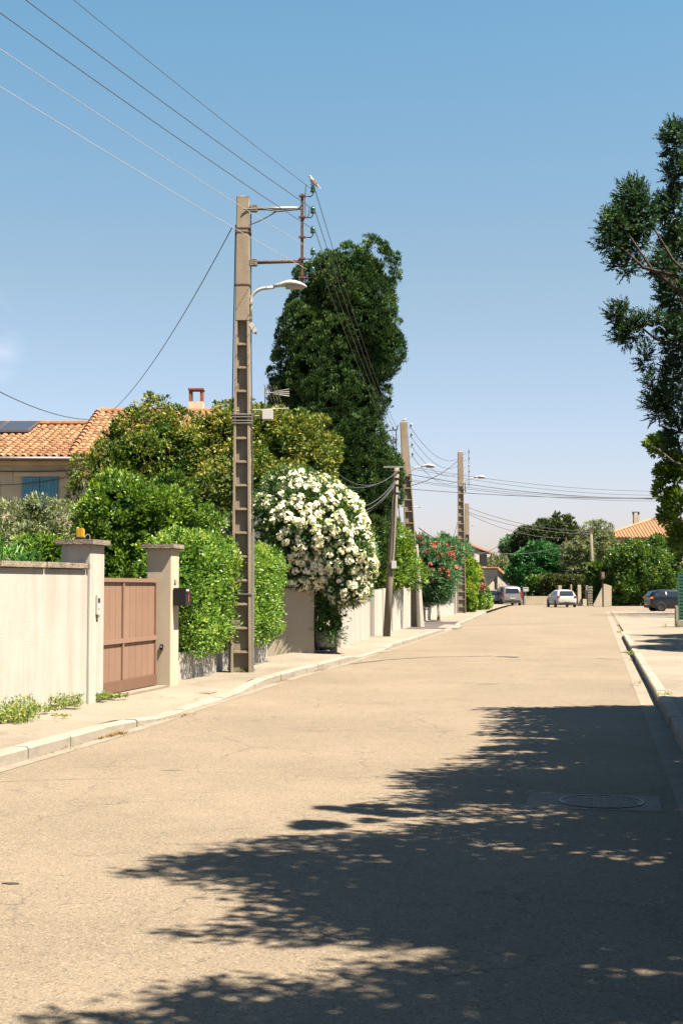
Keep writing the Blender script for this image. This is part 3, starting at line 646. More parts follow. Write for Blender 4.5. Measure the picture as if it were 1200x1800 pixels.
# ================================================================ POLES
def ladder_pole(label, base, h, wb, wt, solid_from, nr, ang=0, lean=(0, 0), group='concrete ladder poles along the left pavement', n_sides=None, dep=.26):
    t = thing('utility_pole', label, 'utility pole', base, ang, group)
    hw = lambda z: (wb+(wt-wb)*z/h)/2
    def slab(x0f, x1f, y0, y1, z0, z1, nm, m, bev=.006):
        mb = MB(); vs = []
        for z in (z0, z1):
            a, b = x0f(z), x1f(z); lx, ly = lean[0]*z/h, lean[1]*z/h
            vs += [(a+lx, y0+ly, z), (b+lx, y0+ly, z), (b+lx, y1+ly, z), (a+lx, y1+ly, z)]
        mb.add(vs, [(0, 3, 2, 1), (4, 5, 6, 7), (0, 1, 5, 4), (1, 2, 6, 5), (2, 3, 7, 6), (3, 0, 4, 7)]); return mb.build(nm, m, t, bevel=bev)
    rw = .045; dp = dep/2
    slab(lambda z: -hw(z), lambda z: -hw(z)+rw, -dp, dp, 0, solid_from, 'side_rail', 'pole_concrete')
    slab(lambda z: hw(z)-rw, lambda z: hw(z), -dp, dp, 0, solid_from, 'side_rail', 'pole_concrete')
    slab(lambda z: -hw(z), lambda z: hw(z), -dp, dp, solid_from, h, 'shaft', 'pole_concrete', .012)
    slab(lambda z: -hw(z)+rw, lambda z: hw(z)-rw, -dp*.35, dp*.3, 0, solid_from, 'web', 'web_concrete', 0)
    for i in range(nr):
        z = .38+(solid_from-.38)*i/nr
        slab(lambda z_: -hw(z)+rw, lambda z_: hw(z)-rw, -dp+.012, -dp*.35, z-.026, z+.026, 'rung', 'pole_concrete', .012)
    mb = MB(); lx = lean[0]; mb.add([(lx-hw(h), lean[1]-dp, h), (lx+hw(h), lean[1]-dp, h), (lx+hw(h), lean[1]+dp, h), (lx-hw(h), lean[1]+dp, h), (lx, lean[1], h+.05)], [(0, 1, 4), (1, 2, 4), (2, 3, 4), (3, 0, 4)]); mb.build('cap', 'concrete_kerb', t)
    return t
p1 = G(424, 1182, .12); P1Y = p1.y
z_at = lambda py, Y: W(600, py, Y).z
pole1 = ladder_pole('nearest concrete ladder pole, with rusty insulator rack and street lamp, in front of the hedge', (p1.x, p1.y, .1), z_at(349, P1Y)-.1, .36, .215, z_at(566, P1Y)-.1, 14)
def x_at(px, Y): return (px-600)/F*Y*1.0
p2 = G(729, 1101, .12)
t2x = W(709, 743, p2.y)
pole2 = ladder_pole('second concrete ladder pole, leaning left, with insulators on both sides', (p2.x, p2.y, .1), t2x.z-.1, .50, .28, z_at(838, p2.y)-.1, 12, lean=(t2x.x-p2.x, 0))
mb = MB(); mb.tube([(.20, -.2, 0), (.06, -.18, 3.2)], [.15, .06], 8); mb.build('cable_cover', 'render', pole2)
p3 = G(811, 1077.5, .12); t3 = W(808.5, 795, p3.y)
pole3 = ladder_pole('third concrete ladder pole beside the red oleanders, with a street lamp', (p3.x, p3.y, .1), t3.z-.1, .50, .31, z_at(855, p3.y)-.1, 16, lean=(t3.x-p3.x, 0))
p4 = Vector((W(820, 900, 122).x, 122, 0)); pole4 = ladder_pole('farthest concrete ladder pole, partly behind the third one', (p4.x, p4.y, 0), z_at(885, 122), .5, .36, z_at(940, 122), 12)
# cables and cover strips on pole 1
mb = MB(); hw = .17
for (x, y, z0, z1, r, m_) in ((.20, -.02, 0, 2.55, .035, 'galv'),):
    mb = MB(); mb.box((x, y, (z0+z1)/2), (.05, .07, z1-z0)); mb.build('cable_cover', m_, pole1, bevel=.008)
mb = MB(); mb.box((-.20, .02, 1.25), (.05, .06, 2.5)); mb.build('cable_cover', 'galv', pole1, bevel=.008)
mb = MB(); mb.tube([(.19, -.05, 2.5), (.18, -.05, 4), (.155, -.03, 6), (.14, -.02, 8.2)], .012, 6); mb.build('cable', 'wire', pole1)
mb = MB(); mb.tube([(-.19, -.05, 2.5), (-.18, -.05, 4), (-.16, -.03, 6), (-.13, -.02, 8.0)], .011, 6); mb.build('cable', 'wire', pole1)
for z, r in ((1.40, .19), (4.42, .175), (4.53, .175)):   # strapping
    mb = MB(); hh = r
    for k in range(2 if z > 4 else 1): mb.box((0, -.002, z+k*.045), (2*hh, .28, .018))
    mb.build('strap', 'galv', pole1)
zl = z_at(735, P1Y)-.1
for z in (7.0, 7.95, 8.02):
    mb = MB(); mb.box((0, 0, z-.1), (.265, .275, .02)); mb.build('strap', 'rust', pole1)
# concrete foot lump
g = G(416, 1177, .12); mb = MB(); bmx = bmesh.new(); bmesh.ops.create_icosphere(bmx, subdivisions=3, radius=1)
for v in bmx.verts: v.co = Vector((v.co.x*.16, v.co.y*.10, v.co.z*.09))*(1+.18*mnoise.noise(v.co*2.2))
me = bpy.data.meshes.new('rock'); bmx.to_mesh(me); bmx.free(); me.materials.append(M['concrete_kerb']); o = link('rock', me); o.location = (g.x, g.y-.08, .16); tag(o, 'pale rounded stone at the foot of the nearest concrete pole', 'rock')
# small aerial box on pole 1
bb = W(470, 729, P1Y); t = thing('junction_box', 'pale square junction box on a rod sticking out right from the nearest concrete pole', 'junction box', (bb.x, bb.y, bb.z))
mb = MB(); mb.box((0, 0, 0), (.20, .12, .19)); mb.build('box', 'white', t, bevel=.015)
mb = MB(); mb.tube([(-.62, .02, -.02), (-.1, .02, -.02)], .02, 6); mb.build('rod', 'galv', t)
mb = MB(); mb.tube([(-.6, -.05, .06), (.38, .03, .12)], .009, 5); mb.build('stay', 'galv', t)
mb = MB(); mb.tube([(0, .02, -.1), (.03, .03, -.16)], .01, 5); mb.build('gland', 'black', t)

# insulator rack
def insulator(par, x, y, z, side=1, s=1.0, hook=.18):
    mb = MB(); mb.tube([(x, y, z), (x+side*hook*.8*s, y, z-.005), (x+side*hook*s, y, z+.03*s), (x+side*hook*s, y, z+.09*s)], .010*s, 6); mb.build('hook', 'rust', par)
    mb = MB(); mb.lathe([(.018*s, .07*s), (.045*s, .075*s), (.048*s, .10*s), (.028*s, .115*s), (.045*s, .13*s), (.040*s, .17*s), (.022*s, .185*s), (.02*s, .2*s), (.001, .21*s)], (x+side*hook*s, y, z), n=12); return mb.build('insulator', 'glass_green', par, smooth=True)
ry1 = P1Y-.02; rackx = W(531, 400, ry1).x
R = thing('insulator_rack', 'rusty vertical insulator rack on two arms at the top of the nearest concrete pole', 'insulator rack', (rackx, ry1, 0))
zz = lambda py: z_at(py, ry1)
mb = MB(); mb.box((0, 0, (zz(341)+zz(497))/2), (.05, .05, zz(341)-zz(497))); mb.build('upright', 'rust', R, bevel=.004)
xL = p1.x+.08-rackx
for py, m_ in ((367, 'galv'), (462, 'rust')):
    mb = MB(); mb.tube([(xL, 0, zz(py)), (0, 0, zz(py-1 if py < 400 else py-3))], .032, 8); mb.build('arm', 'rust' if py > 400 else 'galv', R, smooth=True)
    mb = MB(); mb.box((xL+.11, 0, zz(py)), (.14, .10, .12)); mb.build('bracket', 'coping', R, bevel=.01)
mb = MB(); mb.tube([(xL-.05, -.14, zz(372)), (xL+.25, -.06, zz(368)), (xL+.55, -.05, zz(373)), (xL+.9, -.04, zz(369)), (.0, -.04, zz(362))], .014, 6); mb.build('cable', 'wire', R)
ins = []
for py, pz in ((345, 329), (382, 366), (417, 401), (455, 439), (488, 474)):
    mb = MB(); mb.box((0, -.01, zz(py)), (.12, .07, .03)); mb.build('clamp', 'rust', R)
    insulator(R, .02, 0, zz(py), 1, 1.0, .17 if py != 345 else .17); ins.append(Vector((rackx+.19, ry1, zz(py)+.15)))
mb = MB(); mb.tube([(.07, -.03, zz(325)), (.05, -.03, zz(350)), (.06, -.03, zz(380)), (.03, -.03, zz(388))], .008, 5); mb.tube([(.13, -.02, zz(365)), (.12, -.02, zz(378)), (.08, 0, zz(384))], .007, 5); mb.build('jumper_wire', 'wire', R)

# birds
def bird(loc, rz, s, label):
    me = bpy.data.meshes.new('bird'); o0 = bpy.data.objects.new('tmp', me); C.objects.link(o0)
    bm = bmesh.new(); prof = [(-.155, .006, .0, .018), (-.12, .012, .005, .026), (-.07, .030, .02, .034), (-.02, .048, .035, .045), (.04, .054, .05, .055), (.085, .040, .075, .042), (.11, .030, .105, .033), (.135, .029, .12, .03), (.158, .012, .118, .014), (.175, .004, .112, .005)]
    rings = []
    for x, wy, zc, wz in prof:
        rings.append([bm.verts.new((x, wy*math.cos(a), zc+wz*math.sin(a))) for a in [2*math.pi*k/12 for k in range(12)]])
    for a, b in zip(rings, rings[1:]):
        for k in range(12): bm.faces.new((a[k], a[(k+1) % 12], b[(k+1) % 12], b[k]))
    bm.faces.new(rings[0][::-1]); bm.faces.new(rings[-1]); bm.to_mesh(me); bm.free(); me.materials.append(M['bird'])
    for p in me.polygons: p.use_smooth = True
    C.objects.unlink(o0)
    t = thing('bird', label, 'bird', loc, rz); t.scale = (s,)*3; o0.name = 'body'; C.objects.link(o0); o0.parent = t
    for sd in (-1, 1):
        mb = MB(); mb.add([(.07, sd*.05, .075), (.02, sd*.058, .06), (-.06, sd*.045, .025), (-.13, sd*.022, .008), (-.10, sd*.03, .045), (-.02, sd*.045, .085), (.05, sd*.045, .10)], [tuple(range(7))]); mb.build('wing', 'wing', t)
        mb = MB(); mb.tube([(.02, sd*.02, .0), (.03, sd*.02, -.035), (.05, sd*.02, -.04)], .005, 5); mb.build('leg', 'rust', t)
    mb = MB(); mb.add([(-.13, -.02, .006), (-.13, .02, .006), (-.24, .03, -.02), (-.24, -.03, -.02), (-.13, 0, .014), (-.24, 0, -.012)], [(0, 1, 2, 3), (0, 4, 5, 3), (4, 1, 2, 5)]); mb.build('tail', 'wing', t)
    mb = MB(); mb.lathe([(.007, 0), (.004, .012), (.0005, .024)], (.17, 0, .114), 6, 'x'); mb.build('beak', 'black', t)
    return t
M['bird'] = mat('dove_feathers', (.60, .52, .44), .8, .08, 20); M['wing'] = mat('dove_wing', (.48, .40, .33), .8, .12, 20)
b = ins[0]; t = bird((b.x+.0, b.y, b.z+.075), math.radians(160), .82, 'pale dove perched on the topmost insulator of the rack'); t.rotation_euler = (0, -math.radians(28), math.radians(160))
t = bird((p2.x+(t2x.x-p2.x)-.0, p2.y, t2x.z+.06), math.radians(20), .85, 'small pale bird perched on top of the second concrete pole')

# street lamps
def street_lamp(loc, label, s=1.0, lean=0):
    t = thing('street_lamp', label, 'street lamp', loc, 0, 'street lamps on the concrete poles'); t.scale = (s,)*3
    mb = MB(); pts = [(0, 0, 0), (0, 0, .42)]+[(.27*(1-math.cos(a)), 0, .42+.24*math.sin(a)) for a in [math.pi/2*k/6 for k in range(1, 7)]]+[(.42, 0, .68)]
    mb.tube(pts, .030, 10); mb.build('arm', 'lamp', t, smooth=True)
    mb = MB()
    rings = [(.40, .035, .69, .035), (.50, .055, .705, .05), (.60, .10, .725, .065), (.68, .125, .735, .075), (.78, .125, .73, .075), (.88, .11, .715, .06), (.96, .07, .695, .035), (1.0, .02, .68, .012)]
    vs, fs = [], []; n = 14
    for x, wy, zc, wz in rings:
        for k in range(n):
            a = 2*math.pi*k/n; sz = math.sin(a); vs.append((x, wy*math.cos(a), zc+wz*(sz if sz > 0 else sz*.55)))
    for i in range(len(rings)-1):
        for k in range(n): fs.append((i*n+k, i*n+(k+1) % n, (i+1)*n+(k+1) % n, (i+1)*n+k))
    fs += [tuple(range(n-1, -1, -1)), tuple(range((len(rings)-1)*n, len(rings)*n))]
    mb.add(vs, fs); mb.build('head', 'lamp', t, smooth=True)
    mb = MB(); vs = []; rr = [(.62, .08), (.70, .10), (.80, .10), (.90, .075), (.95, .03)]
    fs = []
    for x, wy in rr:
        for k in range(7): a = math.pi*k/6; vs.append((x, wy*math.cos(a), .70-.06*math.sin(a)))
    for i in range(len(rr)-1):
        for k in range(6): fs.append((i*7+k, i*7+k+1, (i+1)*7+k+1, (i+1)*7+k))
    mb.add(vs, fs); mb.build('lens', 'lens', t, smooth=True)
    for z in (.12, .38): mb = MB(); mb.box((-.03, 0, z), (.12, .09, .04)); mb.build('clamp', 'galv', t)
    return t
lz = W(441, 572, P1Y)
lamp1 = street_lamp((lz.x, P1Y-.05, lz.z), 'grey curved street lamp on the nearest concrete pole')
t = thing('lamp_ballast', 'small white ballast hanging tilted below the arm of the nearest street lamp', 'ballast', (lz.x+.04, P1Y-.06, lz.z+.0), 0)
mb = MB(); mb.box((0, 0, 0), (.085, .08, .20)); o = mb.build('housing', 'white', t, bevel=.01); t.rotation_euler = (0, -math.radians(28), 0); t.location.z -= .06
mb = MB(); mb.tube([(0, 0, -.1), (.01, 0, -.13)], .015, 6); mb.build('gland', 'black', t)
l2 = W(722, 850, p2.y); dup(lamp1, (l2.x, p2.y-.1, l2.z), 0, 'street lamp on the second concrete pole', scale=.95)
l3 = W(817, 865, p3.y); dup(lamp1, (l3.x, p3.y-.1, l3.z), 0, 'street lamp on the third concrete pole, arm pointing right', scale=1.25)
l4 = W(822, 931, p4.y); dup(lamp1, (l4.x, p4.y-.1, l4.z), 0, 'farthest street lamp, white dot right of the third concrete pole', scale=.55)
# insulators on pole 2
for i, py in enumerate((752, 768.5, 785.5, 803)):
    z = z_at(py, p2.y)-.1
    insulator(pole2, .15+(t2x.x-p2.x)*.95-.02*i+.04*i, 0, z, 1, .85, .14)
for i, py in enumerate((757, 774, 791, 809)):
    z = z_at(py, p2.y)-.1; insulator(pole2, -.3+(t2x.x-p2.x)*.9+.02*i, 0, z, -1, .8, .2)
    mb = MB(); x0 = -.28+(t2x.x-p2.x)*.9; mb.tube([(x0, 0, z+.05), (x0-.42, -.1, z-.03)], .02, 5); mb.build('tie', 'black', pole2)
mb = MB(); x0 = (t2x.x-p2.x); mb.tube([(x0-.22, -.12, t2x.z-.2), (x0-.30, -.12, t2x.z-.5), (x0-.26, -.1, t2x.z-3), (x0-.15, -.1, t2x.z-4)], .02, 5); mb.build('cable', 'wire', pole2)
for i in range(5):
    z = z_at(797+i*11.5, p3.y)-.1; insulator(pole3, .16+(t3.x-p3.x)+.35, 0, z, 1, .8, .02)
    mb = MB(); mb.tube([((t3.x-p3.x)+.1, 0, z), ((t3.x-p3.x)+.52, 0, z)], .012, 5); mb.build('crossarm', 'galv', pole3)
mb = MB(); mb.box(((t3.x-p3.x)+.5, 0, z_at(822, p3.y)-.1), (.04, .04, 2.3)); mb.build('rack_bar', 'galv', pole3)
# wooden telephone pole
wpb = G(679, 1119, .12); wpt = W(697, 822, wpb.y)
t = thing('wooden_pole', 'weathered wooden telephone pole leaning right, in front of the panel wall', 'utility pole', (wpb.x, wpb.y, .1))
tp = rel(t, wpt); mb = MB(); mb.tube([(0, 0, 0), tp*.33+Vector((-.01, 0, 0)), tp*.66, tp], [.115, .105, .095, .08], 12); mb.build('shaft', 'wood_pole', t, smooth=True)
mb = MB(); z = tp.z-.02; mb.box((tp.x-.1, 0, z+.04), (.62, .06, .05)); mb.build('crossarm', 'galv', t)
for dz in (.15, .35, .55, .8): 
    mb = MB(); mb.lathe([(.11, 0), (.11, .03), (.09, .03)], (tp.x*(1-dz/tp.z)*1.0, 0, tp.z-dz), 10); mb.tube([(tp.x-.02, -.1, tp.z-dz), (tp.x-.22, -.12, tp.z-dz+.05)], .018, 5); mb.build('cable_clamp', 'black', t)
mb = MB(); q = tp*.32; mb.box((q.x+.12, -.12, q.z+.55), (.16, .1, .24)); mb.build('connection_box', 'white', t, bevel=.01)
mb = MB(); mb.tube([(tp.x*.9, -.1, tp.z*.9), (tp.x*.5+.04, -.1, tp.z*.5), (q.x+.06, -.11, q.z+.6)], .012, 5); mb.build('cable', 'wire', t)

# TV aerial on the roof behind
ay = 44; am = W(466, 742, ay); t = thing('tv_aerial', 'metal television aerial above the yellow-green tree, left of the cypress', 'aerial', (am.x, ay, am.z))
mb = MB(); mb.tube([(0, 0, -1.6), (0, 0, W(466, 682, ay).z-am.z)], .024, 6); mb.build('mast', 'galv', t)
mb = MB(); zt = W(466, 691, ay).z-am.z; s = 2400/ay; mb.tube([(-.05, 0, zt), (.78, 0, zt+.03)], .018, 5)
for k in range(5): mb.tube([(k*.1-.02, -.25, zt+.25-k*.02), (k*.1+.12, .1, zt-.26-k*.02)], .012, 5)
mb.build('boom', 'galv', t)
mb = MB()
for k, dz in enumerate((.13, .05, -.03, -.1)): mb.tube([(.28, 0, zt+.0+dz*.3), (.78, .0, zt+dz)], .017, 5)
mb.build('reflector_rods', 'galv', t)
mb = MB(); mb.tube([(.0, 0, W(466, 735, ay).z-am.z), (.75, 0, W(466, 734, ay).z-am.z)], .02, 5); mb.build('lower_boom', 'rust', t)

# ================================================================ WIRES
def wire(a, b, sag, r, label, m='wire', group='overhead wires', name='overhead_wire', n=28):
    a, b = Vector(a), Vector(b); mb = MB()
    mb.tube([a.lerp(b, i/n)-Vector((0, 0, sag*4*(i/n)*(1-i/n))) for i in range(n+1)], r, 5)
    return tag(mb.build(name, m, smooth=True), label, 'cable', group)
# wires back over the camera to the previous pole
def back(a, px, py, sag, r, label, m='wire', thick=1):
    # direction: same plan slope for all, end height fitted so the wire crosses pixel (px,py)
    sl_ = .29; Le = 42.0
    u = (px-600)/F; th = PITCH+math.atan((900-py)/F)
    # plan line x = a.x - sl*(a.y-y); find y where the sight line crosses
    ky = u/ (cp-((900-py)/F)*sp_)
    y = (a.x-sl_*a.y)/(ky-sl_); z = CH+(sp_+((900-py)/F)*cp)/(cp-((900-py)/F)*sp_)*y
    b = Vector((a.x-sl_*Le, a.y-Le, 0)); tt = (a.y-y)/Le
    b.z = a.z+(z-a.z+sag*4*tt*(1-tt))/tt
    return wire(a, b, sag, r, label, m, 'wires running back over the road', n=40)
back(ins[0]+Vector((-.06, -.03, .0)), 130, 0, .6, .0045, 'rightmost dark wire in the sky, rising from the topmost insulator to the top edge')
back(ins[1], 46, 0, .6, .0058, 'second dark wire from the right, rising from the rack to the top left edge')
back(ins[2], 0, 22, .6, .0058, 'third dark wire, rising from the rack to the upper left corner')
back(ins[3], 0, 86, .6, .0042, 'upper of the two thin white wires crossing the sky at left', 'wire_white')
back(ins[4]+Vector((-.1, 0, 0)), 0, 152, .6, .0042, 'lower of the two thin white wires crossing the sky at left', 'wire_white')
nm_ = ['topmost', 'second', 'third', 'fourth', 'lowest']
ends2 = [W(697+i*3, 752+i*17, p2.y) for i in range(4)]
for i in range(4):
    a = ins[i]; b = ends2[i]
    wire(a+Vector((.03, 0, 0)), b, .35, .0065, nm_[i]+' wire from the rack past the cypress to the second concrete pole', group='wires from the first to the second concrete pole')
for i in range(4):
    a = W(719+i*1.2, 748+i*17, p2.y); b = W(818, 795+i*12, p3.y)
    wire(a, b, .9, .010, nm_[i]+' sagging wire between the second and third concrete poles', group='wires from the second to the third concrete pole')
# twisted cable pole 1 to the house, and loose span right of the pole
a = W(408, 400, P1Y-.1); b = W(198, 722, 44.0)
wire(a, b, .35, .009, 'twisted black cable from the top of the nearest pole down to the tiled house', group='service cables')
wire(a+Vector((.05, -.03, -.02)), W(485, 372, P1Y-.05), .05, .012, 'short slack cable from the nearest pole up to the rack arm', group='service cables')
wire(W(-60, 655, 22), W(232, 722, 44), .5, .010, 'black cable from the left edge down to the tiled roof ridge', group='service cables')
# cables along the house front
HY = 43.0
# telephone cables from the wooden pole sagging left
for i, (px, py, qx, qy, sg) in enumerate(((700, 826, 575, 815, .55), (700, 829, 560, 832, .45), (696, 842, 560, 850, .75), (696, 845, 556, 853, .85), (695, 850, 540, 850, .95))):
    lbs = ['uppermost', 'second', 'third', 'fourth', 'lowest']
    wire(W(px, py, wpb.y-.05), W(qx, qy, 38.5 if i < 2 else 37.5), sg, .011, lbs[i]+' telephone cable sagging left from the wooden pole in front of the cypress', group='telephone cables left of the wooden pole')
for i, (px, py) in enumerate(((716, 905), (722, 915))):
    pass
# long spans to the right from the second pole
lng = [(713, 819, 1163, 862, .32), (713, 822, 1163, 868, .38), (700, 830, 1163, 872, .40), (713, 842, 1163, 874, .3), (716, 845, 1163, 878, .3), (712, 859, 1150, 874, .16)]
on = ['uppermost', 'second', 'third', 'fourth', 'fifth', 'lowest']
for i, (a, b_, c, d, sg) in enumerate(lng):
    wire(W(a, b_, p2.y), W(c+60, d+1, 64), sg, .014 if i in (2, 5) else .009, on[i]+' of the long wires crossing to the right from the second concrete pole', group='long wires crossing to the right')
wire(W(724, 853, p2.y), W(806, 808, p3.y), .2, .02, 'cable rising from the second pole to the top of the third pole', group='cables between the ladder poles')
wire(W(726, 930, p2.y), W(806, 908, p3.y), 1.9, .02, 'cable sagging low between the second and third poles above the red oleander', group='cables between the ladder poles')
# from pole 4 to the right
for i, (py, qx, qy) in enumerate(((892, 1036, 934), (900, 1036, 938), (903, 985, 946))):
    wire(W(822, py, 121), W(qx, qy, 119.5), .5, .022, nm_[i]+' wire from the farthest ladder pole to the right', group='wires from the farthest ladder pole')
wire(W(736, 928, 60), W(890, 944, 122), 1.3, .022, 'faint wire above the red oleander running to the distant trees', group='faint distant wires')
wire(W(822, 960, 118), W(1040, 936, 119), 1.2, .022, 'faint low wire running right behind the third pole', group='faint distant wires')
mb = MB(); q = W(1146, 877, 64); mb.tube([q, q+Vector((-.42, 0, .02))], .03, 6); tag(mb.build('wire_splice', 'black', smooth=True), 'dark splice sleeve on the lowest long wire by the right-hand trees', 'splice')
# second-pole TV-like crossbar
a = W(720, 884, p2.y); t = thing('tv_aerial', 'thin aerial crossbar sticking out both sides behind the second concrete pole', 'aerial', (a.x, p2.y+1.4, a.z-3))
mb = MB(); mb.tube([(0, 0, 0), (0, 0, 3.0)], .02, 5); mb.build('mast', 'galv', t)
mb = MB(); mb.tube([(-.55, 0, 2.98), (.5, 0, 2.92)], .018, 5); mb.build('boom', 'galv', t)

# ================================================================ HOUSES, LEFT
def barrel_tile(l=.40, w_=.20, h=.065):
    mb = MB(); n = 6; vs = []
    for y, s in ((0, 1.0), (l, .86)):
        for k in range(n+1):
            a = math.pi*k/n; vs.append((-w_/2*s*math.cos(a), y, h*s*math.sin(a)+(.022 if y == 0 else 0)))
    for k in range(n+1):
        a = math.pi*k/n; vs.append((-(w_/2-.014)*math.cos(a), 0, (h-.014)*math.sin(a)+.022))
    fs = [(k, k+1, n+2+k, n+1+k) for k in range(n)]+[(k, 2*n+2+k, 2*n+3+k, k+1) for k in range(n)]
    mb.add(vs, fs); me = mb.mesh('roof_tile'); me.materials.append(M['tile'])
    me.attributes.new('rnd', 'FLOAT', 'POINT')
    for p in me.polygons: p.use_smooth = True
    return me
TILE = barrel_tile()
def roof_field(parent, origin, ux, uy, ncol, nrow, pitch, cw, as_parts, seed=0, mesh=None, skip=None):
    """tiles laid on a slope: ux across, uy up-slope (unit), parts or one joined mesh"""
    rd = random.Random(seed); mesh = mesh or TILE; ux, uy = Vector(ux).normalized(), Vector(uy).normalized(); uz = ux.cross(uy)
    V0 = np.array([v.co[:] for v in mesh.vertices]); F0 = [tuple(p.vertices) for p in mesh.polygons]; Vs, Fs, Rn = [], [], []
    for r in range(nrow):
        for c in range(ncol):
            if skip and skip(c, r): continue
            o = Vector(origin)+ux*((c+.5)*cw+rd.uniform(-.008, .008))+uy*(r*pitch+rd.uniform(-.012, .012))
            j = rd.uniform(-.03, .03); x = (ux+uy*j).normalized(); y = (uy-ux*j).normalized()
            mt = Matrix((x, y, uz)).transposed().to_4x4(); mt.translation = o
            if as_parts:
                t = link('roof_tile', mesh, parent); t.matrix_local = mt
            else:
                m3 = np.array(mt.to_3x3()); k = len(Vs)*len(V0); Vs.append(V0@m3.T+np.array(o)); Fs += [tuple(i+k for i in f) for f in F0]; Rn += [rd.random()]*len(V0)
    if not as_parts and Vs:
        me = bpy.data.meshes.new('roof_tiles'); me.from_pydata(np.concatenate(Vs).tolist(), [], Fs); me.materials.append(M['tile'])
        at = me.attributes.new('rnd', 'FLOAT', 'POINT'); at.data.foreach_set('value', np.array(Rn, np.float32))
        for p in me.polygons: p.use_smooth = True
        o = link('roof_tiles', me, parent); o['kind'] = 'stuff'; return o
# house 1: origin at front-right ground corner region
H1 = thing('house', 'sandy old house with orange tiled roof, blue shutters and solar panels, at far left', 'house', (-7.6, HY, 0))
WID = 7.0
mb = MB(); mb.box((-WID/2, 3.0, 2.83), (WID, 6.0, 5.66)); mb.build('wall', 'housewall', H1)
ez = z_at(800, HY-.35)
sl = math.atan2(1.66, 5.5); ru = (0, math.cos(sl), math.sin(sl))
rf = MB(); rl = 5.75; o0 = Vector((-WID-.2, -.35, ez-.06))
rf.add([o0, o0+Vector((WID+.4, 0, 0)), o0+Vector((WID+.4, 0, 0))+Vector(ru)*rl, o0+Vector(ru)*rl,
        o0+Vector((0, 0, -.08)), o0+Vector((WID+.4, 0, -.08)), o0+Vector((WID+.4, 0, -.08))+Vector(ru)*rl, o0+Vector((0, 0, -.08))+Vector(ru)*rl], [(0, 1, 2, 3), (7, 6, 5, 4), (0, 4, 5, 1), (1, 5, 6, 2), (3, 7, 4, 0), (2, 6, 7, 3)])
roof1 = rf.build('roof', 'tile', H1)
cw = .24; pit = .345; nrow = int(rl/pit); visx = 3.9
roof_field(roof1, Vector((.2-visx, -.38, ez-.055)), (1, 0, 0), ru, int(visx/cw), nrow, pit, cw, True, 1)
nc = int((WID+.4-visx)/cw); roof_field(roof1, Vector((.2-visx-nc*cw, -.38, ez-.055)), (1, 0, 0), ru, nc, nrow, pit, cw, False, 2)
mb = MB(); rp = o0+Vector(ru)*rl
for k in range(18): mb.tube([rp+Vector((k*.41, 0, .06)), rp+Vector((k*.41+.43, 0, .05))], [.12, .105], 8)
mb.build('ridge_tiles', 'tile', roof1)['kind'] = 'stuff'
# back slope so that the roof is a volume
rb = MB(); rb.add([rp, rp+Vector((WID+.4, 0, 0)), rp+Vector((WID+.4, 3.5, -1.1)), rp+Vector((0, 3.5, -1.1))], [(0, 1, 2, 3)]); rb.build('roof', 'tile', H1)
mb = MB(); mb.tube([(-WID-.2, -.42, ez-.10), (.15, -.42, ez-.12)], .065, 8); mb.build('rain_gutter', 'zinc', H1, smooth=True)
mb = MB(); mb.box((-WID/2, -.06, ez-.22), (WID, .12, .16)); mb.build('cornice', 'housewall', H1, bevel=.02)
# ashlar: raised quoin slabs, window surround
wl_, wr_ = W(40, 840, HY).x+7.6, W(103, 840, HY).x+7.6; wt_, wb_ = z_at(838, HY), z_at(905, HY)
rd = random.Random(8)
zlev = [ez-.32, ez-.86, ez-1.55, ez-2.3, ez-3.0]
for i in range(4):
    x = -4.6+(.35 if i % 2 else 0)
    while x < -.05:
        w2 = rd.uniform(.85, 1.25); x2 = min(x+w2, -.02); 
        zc, hz = (zlev[i]+zlev[i+1])/2, zlev[i]-zlev[i+1]
        if not (x2 > wl_-.08 and x < wr_+.08 and zc-hz/2 < wt_+.1 and zc+hz/2 > wb_):
            mb = MB(); mb.box(((x+x2)/2, -.006+rd.uniform(-.004, .004), zc), (x2-x-.018, .03, hz-.018)); mb.build('stone_block', 'housewall', H1, bevel=.006)
        x = x2
mb = MB(); mb.box(((wl_+wr_)/2, -.03, wt_+.11), (wr_-wl_+.5, .06, .22)); mb.build('lintel', 'housewall', H1, bevel=.01)
win = MB(); win.box(((wl_+wr_)/2, -.005, (wt_+wb_)/2), (wr_-wl_, .03, wt_-wb_)); win = win.build('window', 'black', H1)
for k in range(2):
    a, b = (wl_, (wl_+wr_)/2-.008) if k == 0 else ((wl_+wr_)/2+.008, wr_)
    mb = MB(); mb.box(((a+b)/2, -.04, (wt_+wb_)/2), (b-a, .035, wt_-wb_-.02)); sh = mb.build('shutter', 'blue', H1, bevel=.004)
    nb = 5
    for i in range(nb):
        mb = MB(); mb.box((a+(b-a)*(i+.5)/nb, -.062, (wt_+wb_)/2), ((b-a)/nb-.014, .012, wt_-wb_-.03)); mb.build('board', 'blue', sh)
